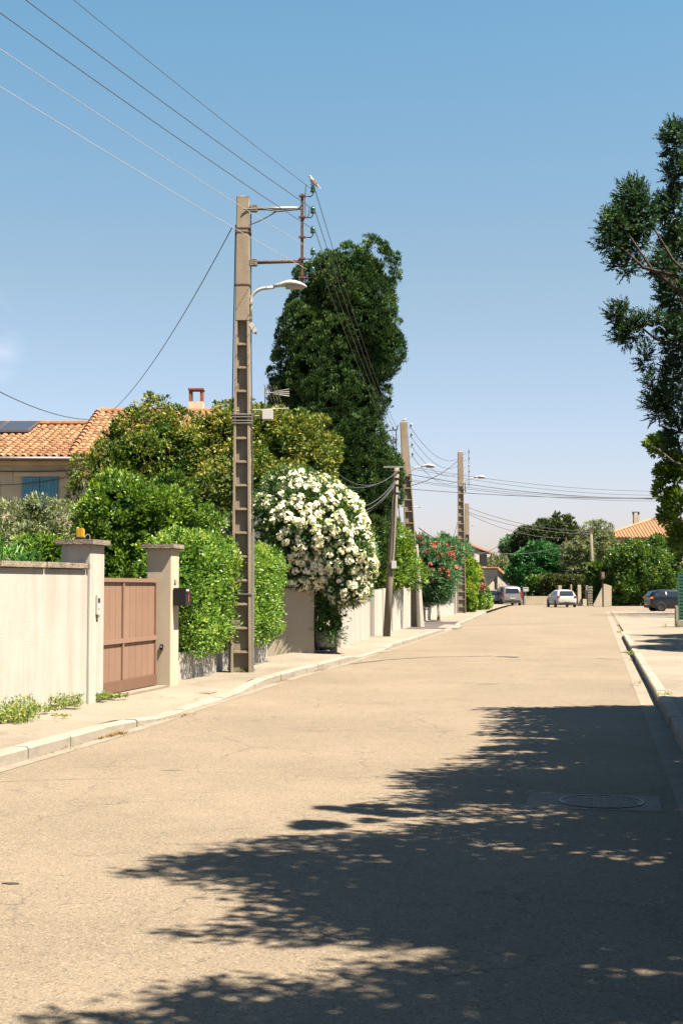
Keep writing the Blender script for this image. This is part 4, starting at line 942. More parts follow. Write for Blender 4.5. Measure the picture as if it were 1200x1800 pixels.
for px0, px1 in ((-62, 2), (5, 60)):
    t_ = thing('solar_panel', ('right' if px0 > 0 else 'left')+' one of two dark solar panels lying on the tiled roof', 'solar panel', (0, 0, 0), group='solar panels on the tiled roof')
    yy0, yy1 = 3.2, 4.9; a, b = W(px0, 770, HY+4).x+7.6, W(px1, 770, HY+4).x+7.6
    f = lambda y: ez-.06+(y+.35)*math.tan(sl)+.2
    t_.location = (-7.6, HY, 0); mb = MB()
    mb.add([(a, yy0, f(yy0)), (b, yy0, f(yy0)), (b, yy1, f(yy1)), (a, yy1, f(yy1)), (a, yy0, f(yy0)-.08), (b, yy0, f(yy0)-.08), (b, yy1, f(yy1)-.08), (a, yy1, f(yy1)-.08)], [(0, 1, 2, 3), (7, 6, 5, 4), (0, 4, 5, 1), (1, 5, 6, 2), (2, 6, 7, 3), (3, 7, 4, 0)])
    mb.build('frame', 'zinc', t_)
    mb = MB(); e = .04; mb.add([(a+e, yy0+e, f(yy0+e)+.003), (b-e, yy0+e, f(yy0+e)+.003), (b-e, yy1-e, f(yy1-e)+.003), (a+e, yy1-e, f(yy1-e)+.003)], [(0, 1, 2, 3)]); mb.build('glass', 'panel', t_)
# cables on the house front
for i, (y0_, y1_, m_) in enumerate(((826, 826, .02), (850, 832, .012))):
    wire(W(-70, y0_, HY-.12), W(150, y1_, HY-.12), .05+.12*i, m_, ('upper' if i == 0 else 'lower')+' black cable stapled along the sandy house front', group='cables on the house front')
mb = MB(); q = W(138, 872, HY-.05); mb.tube([q, q+Vector((.17, -.06, .42))], .018, 5); tag(mb.build('sun_streak', 'render'), 'pale slanting streak of sunlight, made as a thin bar, on the sandy house front beside the tree', 'rod')  # thin pale bar imitates a slanting streak of sunlight on the wall
# house 2: taller, nearer gable to the right
H2 = thing('house', 'taller tiled house section with brick chimney behind the yellow-green tree', 'house', (0, 0, 0))
y_e, y_r = 43.4, 48.2; xa, xb = W(176, 722, y_r).x, W(500, 722, y_r).x
zr = z_at(724, y_r); zs = z_at(783, 44.2); slope = (zr-zs)/(y_r-44.2); zev = zr-slope*(y_r-y_e); xv = xa
mb = MB(); mb.prism([(xa+.15, y_e+.3), (xb, y_e+.3), (xb, y_r+4), (xa+.15, y_r+4)], 0, zev-.05)
mb.add([(xa+.15, y_e+.3, zev-.05), (xa+.15, y_r, zr-.15), (xa+.15, y_r+4, zev-.05), (xb, y_e+.3, zev-.05), (xb, y_r, zr-.15), (xb, y_r+4, zev-.05)], [(0, 1, 2), (3, 5, 4), (0, 3, 4, 1), (1, 4, 5, 2)])
mb.build('wall', 'housewall', H2)
u2 = Vector((0, y_r-y_e, zr-zev)).normalized(); rl2 = math.hypot(y_r-y_e, zr-zev)
mb = MB(); o2 = Vector((xa, y_e, zev-.02)); e2 = Vector((xb, y_e, zev-.02))
mb.add([o2, e2, e2+u2*rl2, o2+u2*rl2, e2+u2*rl2+Vector((0, 4.5, -1.7)), o2+u2*rl2+Vector((0, 4.5, -1.7))], [(0, 1, 2, 3), (3, 2, 4, 5)]); roof2 = mb.build('roof', 'tile', H2)
nr2 = int(rl2/.345)
roof_field(roof2, o2+Vector((.02, 0, .01)), (1, 0, 0), u2, 12, nr2, .345, .22, True, 5)
roof_field(roof2, o2+Vector((.02+12*.22, 0, .01)), (1, 0, 0), u2, int((xb-xa-2.7)/.22), nr2, .345, .22, False, 6)
mb = MB()
for k in range(16): mb.tube([o2+u2*rl2+Vector((k*.41, 0, .05)), o2+u2*rl2+Vector((k*.41+.43, 0, .04))], [.12, .105], 8)
for k in range(int(rl2/.4)+1): mb.tube([o2+u2*(k*.4)+Vector((-.03, 0, .07)), o2+u2*(k*.4+.42)+Vector((-.03, 0, .03))], [.125, .10], 8)
mb.build('verge_tiles', 'tile', roof2)['kind'] = 'stuff'
cx = W(345, 690, y_r+.3).x
mb = MB(); mb.box((cx, y_r+.4, zr-.05), (.50, .45, .9)); ch = mb.build('chimney', 'housewall', roof2)
z0 = zr+.40; z1 = z_at(684, y_r+.4)-.06
for dx in (-.2, .2):
    mb = MB(); mb.box((cx+dx, y_r+.4, (z0+z1)/2), (.1, .42, z1-z0)); mb.build('chimney_side', 'brick', roof2)
mb = MB(); mb.box((cx, y_r+.4, z1+.03), (.56, .5, .07)); mb.build('chimney_slab', 'brick', roof2, bevel=.01)

# ================================================================ VEGETATION, LEFT SIDE
def B(px, py, Y, rx, rz, ry=None, box=False):
    c = W(px, py, Y); s = Y/F; e = (c.x, c.y, c.z, rx*s, (ry if ry else (rx+rz)/2*s), rz*s)
    return e+('box',) if box else e
# big yellow-green tree
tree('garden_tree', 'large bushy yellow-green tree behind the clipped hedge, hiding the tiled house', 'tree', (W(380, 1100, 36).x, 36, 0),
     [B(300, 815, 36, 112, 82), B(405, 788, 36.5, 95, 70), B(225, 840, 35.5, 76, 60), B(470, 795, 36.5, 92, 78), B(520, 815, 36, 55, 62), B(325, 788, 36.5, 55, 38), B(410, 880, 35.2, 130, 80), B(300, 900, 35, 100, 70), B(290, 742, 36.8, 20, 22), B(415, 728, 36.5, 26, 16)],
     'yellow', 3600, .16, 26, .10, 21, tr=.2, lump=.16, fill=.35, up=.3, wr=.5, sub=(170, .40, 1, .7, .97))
# glossy bush behind the gate
tree('bay_bush', 'glossy green bush rising behind the brown gate between the pillars', 'bush', (W(235, 1000, 24.2).x, 24.2, 0),
     [B(235, 900, 24.2, 80, 62, .8), B(185, 925, 24.0, 42, 60, .6), B(270, 930, 24.6, 62, 60, .8), B(215, 870, 24.4, 36, 38, .5), B(220, 1010, 24.2, 75, 75, .7), B(290, 900, 25.2, 50, 40, .7), B(330, 950, 26.2, 60, 35, .8)],
     'laurel', 1900, .12, 20, .08, 22, tr=.06, lump=.09, sub=(90, .24, 1.3), fill=.5, up=.9, wr=.42, droop=-.3)
# olive, cane, dark shrub at far left
tree('olive_tree', 'grey-green olive tree behind the tall wall, in front of the sandy house', 'tree', (W(70, 1000, 27).x, 27, 0),
     [B(50, 952, 27, 66, 34), B(96, 956, 27, 34, 34), B(5, 950, 27, 52, 34), B(62, 898, 27, 3, 24, .12), B(-70, 945, 27, 60, 42), B(60, 986, 26.6, 76, 24)],
     'olive', 1700, .14, 24, .075, 23, tr=.12, lump=.1, sub=(80, .26, 1.4), fill=.4, wr=.28, up=.6)
tree('broadleaf_shrub', 'dark green leafy shrub between the olive tree and the left gate pillar', 'bush', (W(95, 1010, 22).x, 22, 0),
     [B(95, 975, 22, 40, 28, .5), B(60, 985, 22, 30, 25, .5), B(120, 1000, 22, 30, 40, .5)], 'laurel', 320, .10, 18, .06, 24, tr=.03, wr=.5, fill=.5)
t = thing('cane_plant', 'bright green long-leaved cane plant poking over the tall wall at the left edge', 'plant', (W(5, 1000, 19).x, 19, 0))
rg = np.random.default_rng(5); n = 1500; c = W(8, 985, 19); 
P = np.stack([rg.uniform(-.95, .46, n), rg.uniform(-.35, .35, n), rg.uniform(1.2, 2.15, n)], 1); P[:, 2] += np.clip(.2-np.abs(P[:, 0]+.1), -.4, .2)*.6
A = unit(np.stack([rg.normal(0, .6, n), rg.normal(0, .4, n), rg.uniform(.1, 1.0, n)], 1))
leaves('leaves', P, A, rg.uniform(.16, .34, n), .022, rg.uniform(0, 1, n), L['cane'], t, seed=6)
mb = MB()
for k in range(16): x = -.8+k*.08; mb.tube([(x, 0, 0), (x+rg.uniform(-.1, .1), rg.uniform(-.2, .2), 2.1)], .012, 5)
mb.build('stems', L['cane'], t)['kind'] = 'stuff'
# cypress
CY = 46.0
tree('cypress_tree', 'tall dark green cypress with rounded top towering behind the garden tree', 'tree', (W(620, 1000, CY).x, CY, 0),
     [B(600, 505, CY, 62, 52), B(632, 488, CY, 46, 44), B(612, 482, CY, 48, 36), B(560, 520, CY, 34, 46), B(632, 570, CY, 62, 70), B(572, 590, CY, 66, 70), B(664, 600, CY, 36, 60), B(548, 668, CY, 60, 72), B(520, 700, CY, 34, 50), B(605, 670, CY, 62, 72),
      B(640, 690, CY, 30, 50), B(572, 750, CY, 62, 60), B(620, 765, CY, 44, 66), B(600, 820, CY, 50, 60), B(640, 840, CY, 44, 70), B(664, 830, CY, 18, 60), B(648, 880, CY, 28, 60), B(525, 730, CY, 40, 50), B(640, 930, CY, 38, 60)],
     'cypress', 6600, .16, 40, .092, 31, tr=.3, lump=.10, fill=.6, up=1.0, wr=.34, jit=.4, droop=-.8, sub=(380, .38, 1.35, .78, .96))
# white oleander
OY = 32.2
ob = [B(540, 925, OY, 98, 82), B(596, 975, OY-.2, 60, 68), B(478, 925, OY, 52, 62), B(515, 868, OY, 52, 36), B(425, 935, OY+.3, 30, 30), B(604, 1025, OY-.4, 40, 40), B(560, 1000, OY, 80, 50), B(480, 990, OY+.2, 60, 45)]
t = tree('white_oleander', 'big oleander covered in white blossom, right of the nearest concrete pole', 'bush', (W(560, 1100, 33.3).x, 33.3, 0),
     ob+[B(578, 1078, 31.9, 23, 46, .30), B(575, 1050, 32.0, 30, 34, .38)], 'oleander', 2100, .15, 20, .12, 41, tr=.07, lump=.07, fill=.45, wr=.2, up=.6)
bb_ = Vector(t.location); lob = [(x[0]-bb_.x, x[1]-bb_.y, x[2]-bb_.z)+tuple(x[3:]) for x in ob]
flowers(lob, L['whitef'], t, 1150, .12, 15, .040, 42, lump=.07, cond=lambda T, Nn: (T[:, 2] > z_at(1065, OY)) & (np.random.default_rng(1).random(len(T)) < np.where(T[:, 0] < -.9, .6, 1)))
# green shrub in front of the cypress
tree('oleander_bush', 'green oleander without blossom behind the leaning wooden pole', 'bush', (W(680, 1050, 49).x, 49, 0),
     [B(655, 950, 48, 38, 60), B(690, 985, 48.5, 36, 48), B(712, 1000, 50, 20, 36), B(640, 910, 49, 22, 26), B(670, 1005, 47.5, 40, 30)], 'laurel', 1000, .17, 20, .15, 43, tr=.07, lump=.1, sub=(60, .36, 1.4), wr=.24, up=.9, fill=.5)
# red oleanders
rb_ = [B(762, 1000, 61, 34, 46), B(742, 975, 61, 20, 32), B(782, 985, 64, 16, 36), B(776, 1030, 61, 20, 30), B(732, 1010, 61, 14, 30), B(757, 1040, 61, 26, 22), B(737, 1040, 61, 14, 20), B(797, 985, 87, 17, 36), B(812, 980, 88, 12, 26)]
t = tree('red_oleander', 'red-flowering oleander above the low wall between the second and third concrete poles', 'bush', (W(770, 1080, 61.5).x, 61.5, 0), rb_, 'blue', 1200, .2, 20, .19, 44, tr=.07, lump=.12, sub=(60, .42, 1.3), wr=.2, up=.8, fill=.5)
bb_ = Vector(t.location); lrb = [(x[0]-bb_.x, x[1]-bb_.y, x[2]-bb_.z)+tuple(x[3:]) for x in rb_]
flowers(lrb, L['redf'], t, 320, .11, 8, .07, 45, lump=.12, cond=lambda T, Nn: (T[:, 2] > 1.9))
tree('climbing_vine', 'yellow-green vine spilling over the wall just right of the third concrete pole', 'vine', (W(826, 1080, 86).x, 86, 0),
     [B(825, 1018, 86, 11, 32), B(822, 1050, 85, 10, 26), B(832, 1005, 87, 8, 14), B(818, 990, 87, 8, 14)], 'vine', 560, .16, 18, .15, 46, tr=.05, lump=.12, wr=.5, fill=.5)
pb_ = [B(839, 1012, 93, 7, 14), B(845, 1026, 92, 6, 11)]
t = tree('pink_oleander', 'pink-flowering oleander beyond the third concrete pole', 'bush', (W(844, 1070, 93).x, 93, 0), pb_, 'oleander', 160, .15, 16, .13, 47, tr=.05, lump=.1, wr=.25)
bb_ = Vector(t.location); flowers([(x[0]-bb_.x, x[1]-bb_.y, x[2]-bb_.z)+tuple(x[3:]) for x in pb_], L['pinkf'], t, 70, .13, 9, .10, 48)
tree('green_bush', 'low bright green creeper at the pavement end beside the parked silver van', 'bush', (W(850, 1068, 94).x, 94, 0),
     [B(849, 1050, 94, 9, 18, 1.0), B(856, 1057, 96, 5, 10, .8), B(841, 1058, 93, 8, 11, .8)], 'hedge', 360, .15, 18, .13, 49, tr=.04, lump=.1, wr=.5, fill=.6)

# ================================================================ FAR END OF THE STREET
tree('umbrella_pine', 'dark broad-crowned tree behind the bright green tree at the end of the street', 'tree', (W(965, 1030, 168).x, 168, 0),
     [B(945, 958, 168, 34, 24), B(985, 948, 168, 34, 26), B(925, 975, 168, 24, 22), B(1000, 965, 168, 24, 22), B(960, 975, 168, 50, 24), B(968, 938, 168, 22, 12)], 'dark', 1100, .42, 18, .38, 61, tr=.35, lump=.5, sub=(70, 1.1), fill=.35, wr=.5)
tree('green_tree', 'bright green spreading tree behind the far low wall', 'tree', (W(940, 1050, 141).x, 141, 0),
     [B(944, 985, 141, 34, 24), B(926, 1003, 141, 22, 20), B(965, 1000, 141, 24, 24), B(946, 1014, 140.5, 34, 22), B(916, 1020, 141, 10, 12)], 'fir', 1100, .34, 18, .32, 62, tr=.25, lump=.4, sub=(70, .8, .7), fill=.4, wr=.4)
tree('olive_tree', 'tall grey-green olive tree around the thin wooden pole at the street end', 'tree', (W(1040, 1050, 137).x, 137, 0),
     [B(1040, 972, 137, 38, 34), B(1015, 990, 137, 24, 30), B(1065, 975, 137, 26, 32), B(1030, 1005, 137, 36, 20), B(1050, 945, 137, 20, 12)], 'olive', 1200, .32, 20, .28, 63, tr=.2, lump=.3, sub=(60, .7, 1.2), fill=.4, wr=.3)
tree('poplar_tree', 'slim pale poplar on the skyline left of the umbrella-shaped dark tree', 'tree', (W(896, 1030, 190).x, 190, 0),
     [B(892, 975, 190, 7, 28), B(902, 978, 190, 6, 24), B(897, 995, 190, 11, 22)], 'blue', 360, .5, 18, .4, 64, tr=.2, lump=.3, fill=.4, wr=.4)
tree('olive_tree', 'low pale olive trees left of the little tiled outbuilding', 'tree', (W(855, 1040, 160).x, 160, 0),
     [B(850, 1002, 160, 22, 16), B(872, 1000, 160, 18, 14), B(838, 1010, 160, 16, 16)], 'olive', 420, .5, 18, .36, 65, tr=.2, lump=.3, fill=.4, wr=.3)
def hb(name, label, x0, x1, ytop, ybot, Y, m, seed, depth=1.6, n=500, tr_=.3, leaf=.24, cat='hedge'):
    a, b = W(x0, ytop, Y), W(x1, ytop, Y); zb = max(0.05, W(x0, ybot, Y).z); t = thing(name, label, cat, (a.x, Y, 0)); Ln = b.x-a.x
    crown('foliage', [(Ln/2, depth/2, (a.z+zb)/2, Ln/2, depth/2, (a.z-zb)/2, 'box')], L[m], t, n, tr_, 18, leaf, seed, lump=.08, fill=.6, wr=.5)
    mb = MB()
    for k in range(3): mb.tube([(Ln*(k+.5)/3, depth/2, 0), (Ln*(k+.5)/3, depth/2, zb+.5)], .06, 6)
    mb.build('stems', 'bark', t)['kind'] = 'stuff'; return t
hb('hedge', 'lighter loose hedge above the far low wall', 930, 962, 1018, 1052, 136, 'ivy', 71, n=300)
hb('clipped_hedge', 'long browned clipped hedge behind the white hatchback', 958, 1006, 1016, 1064, 134, 'browned', 72, n=520)
hb('clipped_hedge', 'short browned clipped hedge right of the white hatchback', 1003, 1040, 1018, 1064, 133, 'browned', 73, n=420)
hb('hedge', 'narrow dark green hedge behind the black signpost box', 1038, 1066, 992, 1062, 126, 'ivy', 74, n=420, tr_=.28)
tree('ivy_bush', 'large glossy dark green bush left of the parked black car', 'bush', (W(1120, 1066, 125).x, 125, 0),
     [B(1105, 1010, 125, 34, 55, 2.4, True), B(1135, 1020, 126, 40, 46, 2.4), B(1165, 1020, 127, 30, 45, 2.4, True), B(1095, 984, 125, 22, 18, 2), B(1140, 992, 126, 34, 28, 2.4), B(1150, 968, 129, 22, 20, 2), B(1095, 1035, 124.5, 22, 32, 2)],
     'ivy', 2500, .25, 18, .22, 75, tr=.2, lump=.22, sub=(130, .6), fill=.5, wr=.5)
# far-off wood closing the horizon
rg = np.random.default_rng(9); bl = [(x, 235+rg.uniform(-12, 25), rg.uniform(1, 3), rg.uniform(7, 12), 6, rg.uniform(3.0, 5.0)) for x in np.arange(-110, 190, 9)]
crown('distant_wood', bl, L['dark'], None, 3800, 1.1, 10, .95, 76, lump=.5, fill=.5, wr=.6)

# low wall, posts, stone pillars
FY = 132
def wallbox(name, label, cat, x0, x1, ytop, Y, m, dep=.25, group=None):
    a, b = W(x0, ytop, Y), W(x1, ytop, Y); mb = MB(); mb.box(((a.x+b.x)/2, Y, a.z/2), (b.x-a.x, dep, a.z)); return tag(mb.build(name, m, bevel=.02), label, cat, group)
wallbox('low_wall', 'far low grey wall behind the parked cars', 'wall', 919, 1000, 1048, FY, 'render_beige')
wallbox('stone_pillar', 'stone gate pillar just right of the parked silver van', 'pillar', 912, 920, 1039, FY-.6, 'stone', .5)
wallbox('cream_pillar', 'cream pillar between the silver van and the stone pillar', 'pillar', 905, 914, 1033, FY+1.4, 'render', .5)
t = thing('letter_box', 'white letter box on a post at the end of the street', 'letter box', (W(923, 1050, FY-.9).x, FY-.9, 0))
z0_, z1_ = z_at(1040, FY), z_at(1032, FY)
mb = MB(); mb.box((0, 0, (z0_+z1_)/2), (.52, .35, z1_-z0_)); mb.build('box', 'white', t, bevel=.03)
mb = MB(); mb.box((0, 0, z0_/2), (.12, .12, z0_)); mb.build('post', 'render', t)
mb = MB(); mb.box((0, -.18, z1_-.1), (.3, .012, .04)); mb.build('slot', 'black', t)
for x0, x1, yt, m_, lb in ((980, 986, 1029, 'render_beige', 'square capped'), (1001.5, 1004, 1027, 'render_beige', 'thin'), (1014, 1020, 1028, 'render_beige', 'plain beige'), (1028.5, 1032, 1029, 'render', 'pale narrow')):
    wallbox('gate_post', lb+' gate post in front of the clipped hedge near the white hatchback', 'post', x0, x1, yt, 123.5 if x0 > 1010 else 130.5, m_, .35)
t = thing('stone_pillar', 'dark stone-coursed pillar beside the slanting wall at the street end', 'pillar', (W(1036, 1066, 123).x, 123, 0)); h_ = z_at(1030, 123); rd = random.Random(4)
for k in range(8): mb = MB(); mb.box((rd.uniform(-.02, .02), 0, h_*(k+.5)/8), (.44, .44, h_/8-.03)); mb.build('stone_course', 'stone', t, bevel=.03)
wallbox('low_wall', 'short beige wall stub between the gate posts and the dark stone pillar', 'wall', 1023, 1030, 1053, 122.5, 'render_beige')
# slanting wall
a, b, c, d, e = W(1042, 1066, 119), W(1045, 1063, 119), W(1061, 1026, 119), W(1074, 1027, 119), W(1074, 1066, 119)
mb = MB(); pts = [(a.x, .0), (a.x, .15), (c.x, c.z), (d.x, d.z-.15), (e.x, 0)]; vs = [(x, 119, z) for x, z in pts]+[(x, 119.25, z) for x, z in pts]
mb.add(vs, [(0, 1, 2, 3, 4), (9, 8, 7, 6, 5)]+[(i, (i+1) % 5, 5+(i+1) % 5, 5+i) for i in range(5)]); tag(mb.build('slanting_wall', 'render_beige', bevel=.02), 'beige garden wall with slanting top behind the black signpost', 'wall')
# black post with box
q = G(1059, 1067); t = thing('signpost', 'black post with a small brown box on top in front of the slanting wall', 'signpost', (q.x, q.y, 0)); zt = z_at(1018, q.y)
mb = MB(); mb.box((0, 0, zt/2), (.11, .11, zt)); mb.build('post', 'black', t)
mb = MB(); mb.box((0, 0, (zt+z_at(1005, q.y))/2), (.30, .25, z_at(1005, q.y)-zt)); mb.build('box', 'brown_dark', t, bevel=.02)
mb = MB(); mb.box((.02, -.14, (zt+z_at(1005, q.y))/2+.03), (.17, .02, .42)); mb.build('panel', 'coping', t)
# thin wooden pole in the olive tree
q = W(1041, 1000, 128); t = thing('wooden_pole', 'thin pale wooden pole standing in front of the far olive tree', 'utility pole', (q.x, 128, 0)); zt = z_at(934, 128); lx = W(1038, 934, 128).x-q.x
mb = MB(); mb.tube([(0, 0, 0), (lx*.5, 0, zt*.5), (lx, 0, zt)], [.19, .17, .14], 10); mb.build('shaft', 'wood_pole', t, smooth=True)
mb = MB(); mb.box((lx, 0, zt), (.42, .3, .3)); mb.build('cap', 'rust', t)
q = W(970, 945, 172); mb = MB(); mb.tube([(q.x, 163, 0), (q.x+.2, 163, z_at(944, 163))], .12, 6); tag(mb.build('distant_mast', 'rust'), 'thin brown mast among the dark crowns at the street end', 'mast')

# far houses
def hip_tiles(par, x0, x1, y0, y1, z0, z1, inset, m='tile'):
    mb = MB(); mb.add([(x0, y0, z0), (x1, y0, z0), (x1, y1, z0), (x0, y1, z0), (x0+inset, (y0+y1)/2, z1), (x1-inset, (y0+y1)/2, z1)], [(0, 1, 5, 4), (1, 2, 5), (2, 3, 4, 5), (3, 0, 4), (3, 2, 1, 0)])
    r = mb.build('roof', m, par)
    rb = MB()   # tile rolls as ribs down the front and left faces
    sv = Vector((0, (y1-y0)/2, z1-z0)); n = int((x1-x0)/.36)
    for k in range(n):
        x = x0+(k+.5)*(x1-x0)/n; tmax = min(1, (x-x0)/inset, (x1-x)/inset)
        if tmax > .03: rb.tube([(x, y0-.02, z0+.03), (x, y0+(y1-y0)/2*tmax, z0+(z1-z0)*tmax+.03)], .085, 5)
    n = int((y1-y0)/.36)
    for k in range(n):
        y = y0+(k+.5)*(y1-y0)/n; tmax = min(1, (y-y0)/((y1-y0)/2), (y1-y)/((y1-y0)/2))
        if tmax > .03: rb.tube([(x0-.02, y, z0+.03), (x0+inset*tmax, y, z0+(z1-z0)*tmax+.03)], .085, 5)
    rb.build('roof_tiles', m, r)['kind'] = 'stuff'
    for a, b in (((x0, y0, z0), (x0+inset, (y0+y1)/2, z1)), ((x0+inset, (y0+y1)/2, z1), (x1-inset, (y0+y1)/2, z1))):
        mm = MB(); mm.tube([Vector(a)+Vector((0, 0, .05)), Vector(b)+Vector((0, 0, .05))], .16, 6); mm.build('ridge', m, r)
    return r
HYr = 150; t = thing('house', 'distant house with orange hipped roof and chimney behind the right-hand trees', 'house', (0, 0, 0))
xa_, xb_ = W(1056, 946, HYr).x, W(1056, 946, HYr).x+22; za = z_at(944, HYr)
mb = MB(); mb.box(((xa_+xb_)/2, HYr+4.5, za/2), (xb_-xa_, 9, za)); mb.build('wall', 'render_beige', t)
r = hip_tiles(t, xa_-.5, xb_+.5, HYr-.6, HYr+9.6, za-.05, za+2.1, 7.0)
q = W(1117, 918, HYr+5); mb = MB(); mb.box((q.x, HYr+5, za+2.2), (.6, .6, 1.0)); mb.build('chimney', 'render_beige', r)
mb = MB(); mb.box((q.x, HYr+5, za+3.02), (.75, .7, .1)); mb.build('chimney_slab', 'coping', r)
for k in (-.3, .3): mb = MB(); mb.box((q.x+k, HYr+5, za+2.85), (.12, .5, .26)); mb.build('chimney_side', 'brick', r)
mb = MB(); mb.box((xa_+3, HYr-.02, za-1.6), (1.2, .06, 1.3)); w_ = mb.build('window', 'black', t)
# left far house (pale gable)
HL_ = 155; t = thing('house', 'distant cream house with low-pitched roof above the pale olive trees', 'house', (0, 0, 0)); a, b = W(790, 955, HL_), W(858, 972, HL_)
mb = MB(); mb.add([(a.x-6, HL_, 0), (b.x-.3, HL_, 0), (b.x-.3, HL_, b.z-.1), (a.x+1, HL_, a.z-.2), (a.x-6, HL_, b.z), (a.x-6, HL_+9, 0), (b.x-.3, HL_+9, 0), (b.x-.3, HL_+9, b.z-.1), (a.x+1, HL_+9, a.z-.2), (a.x-6, HL_+9, b.z)],
   [(0, 1, 2, 3, 4), (9, 8, 7, 6, 5), (0, 5, 6, 1), (1, 6, 7, 2), (4, 3, 8, 9), (3, 2, 7, 8)]); mb.build('wall', 'render', t)
mb = MB(); mb.add([(a.x+1, HL_-.3, a.z-.1), (b.x+.4, HL_-.3, b.z-.1), (b.x+.4, HL_+9.3, b.z-.1), (a.x+1, HL_+9.3, a.z-.1), (a.x+1, HL_-.3, a.z+.1), (b.x+.4, HL_-.3, b.z+.1), (b.x+.4, HL_+9.3, b.z+.1), (a.x+1, HL_+9.3, a.z+.1)], [(0, 1, 5, 4), (4, 5, 6, 7), (1, 2, 6, 5), (3, 2, 1, 0), (2, 3, 7, 6), (0, 4, 7, 3)])
mb.build('roof', 'tile', t)
q = W(846, 985, HL_); mb = MB(); mb.box((q.x, HL_-.03, q.z), (1.0, .06, 1.2)); mb.build('window', 'black', t)
mb = MB(); mb.tube([(q.x+1.1, HL_-.12, 0), (q.x+1.1, HL_-.12, b.z)], .08, 6); mb.build('downpipe', 'rust', t)
def swing(t, px, py, ang):
    p = px if isinstance(px, Vector) else W(px, 1000, py); r = Matrix.Rotation(ang, 3, 'Z') @ Vector((p.x, p.y, 0)); t.rotation_euler.z = ang; t.location = (p.x-r.x, p.y-r.y, 0)
swing(t, 858, HL_, math.radians(32))
# little outbuilding
OB = 146; t = thing('outbuilding', 'little white gabled outbuilding with a steep tiled roof beyond the silver van', 'outbuilding', (0, 0, 0))
x0, x1, x2 = W(858, 1030, OB).x, W(872, 1000, OB).x, W(894, 1030, OB).x; zt, zr_ = z_at(1001, OB), z_at(1020, OB); zl_ = z_at(1032, OB)
mb = MB(); P5 = [(x1, 0), (x2, 0), (x2, zr_), (x1, zt)]; vs = [(x, OB, z) for x, z in P5]+[(x, OB+5, z) for x, z in P5]; mb.add(vs, [(0, 1, 2, 3), (7, 6, 5, 4), (0, 4, 5, 1), (1, 5, 6, 2), (2, 6, 7, 3), (3, 7, 4, 0)]); mb.build('wall', 'render', t)
mb = MB(); P5 = [(x0, 0), (x1-.02, 0), (x1-.02, z_at(1012, OB)), (x0, zl_)]; vs = [(x, OB+.3, z) for x, z in P5]+[(x, OB+5, z) for x, z in P5]; mb.add(vs, [(0, 1, 2, 3), (7, 6, 5, 4), (0, 4, 5, 1), (1, 5, 6, 2), (2, 6, 7, 3), (3, 7, 4, 0)]); mb.build('side_wing', 'render_beige', t)
e_ = Vector((x2+.3, 0, zr_-.2)); f_ = Vector((x1-.1, 0, zt+.05)); 
mb = MB(); vs = [Vector((p.x, y, p.z+dz)) for dz in (0, .14) for y in (OB-.25, OB+5.2) for p in (f_, e_)]; mb.add(vs, [(0, 1, 3, 2), (4, 6, 7, 5), (0, 4, 5, 1), (2, 3, 7, 6), (0, 2, 6, 4), (1, 5, 7, 3)]); r = mb.build('roof', 'tile', t)
rb = MB()
for k in range(14): y = OB-.15+k*.38; rb.tube([(f_.x, y, f_.z+.17), (e_.x, y, e_.z+.17)], .11, 6)
rb.build('roof_tiles', 'tile', r)['kind'] = 'stuff'
mb = MB()
for k in (.25, .5): mb.box((x1+(x2-x1)*k, OB-.02, z_at(1028, OB)), (.22, .04, .35))
mb.build('vents', 'render_beige', t)
swing(t, 885, OB, math.radians(24))

# ================================================================ CARS
M['car_white'] = mat('white_car_paint', (.74, .74, .74), .25, .01, 2, spec=.6)
M['car_silver'] = mat('silver_car_paint', (.42, .40, .40), .3, .02, 2, metal=.5, spec=.6)
M['car_black'] = mat('black_car_paint', (.012, .014, .02), .22, .02, 2, spec=.6)
M['car_glass'] = mat('car_glass', (.012, .016, .02), .06, .02, 2, spec=.9)
M['tyre'] = mat('tyre_rubber', (.015, .015, .015), .8, .1, 20)
M['rim'] = mat('alloy_rim', (.35, .35, .36), .35, .05, 10, metal=.7)
M['tail'] = mat('red_lamp', (.50, .03, .015), .2, .05, 10, spec=.7)
M['orange'] = mat('orange_lamp', (.8, .22, .03), .2, .05, 10, spec=.7)
M['plastic'] = mat('black_bumper', (.03, .03, .03), .6, .1, 20)
M['plate'] = mat('number_plate', (.7, .66, .5), .4, .05, 10)
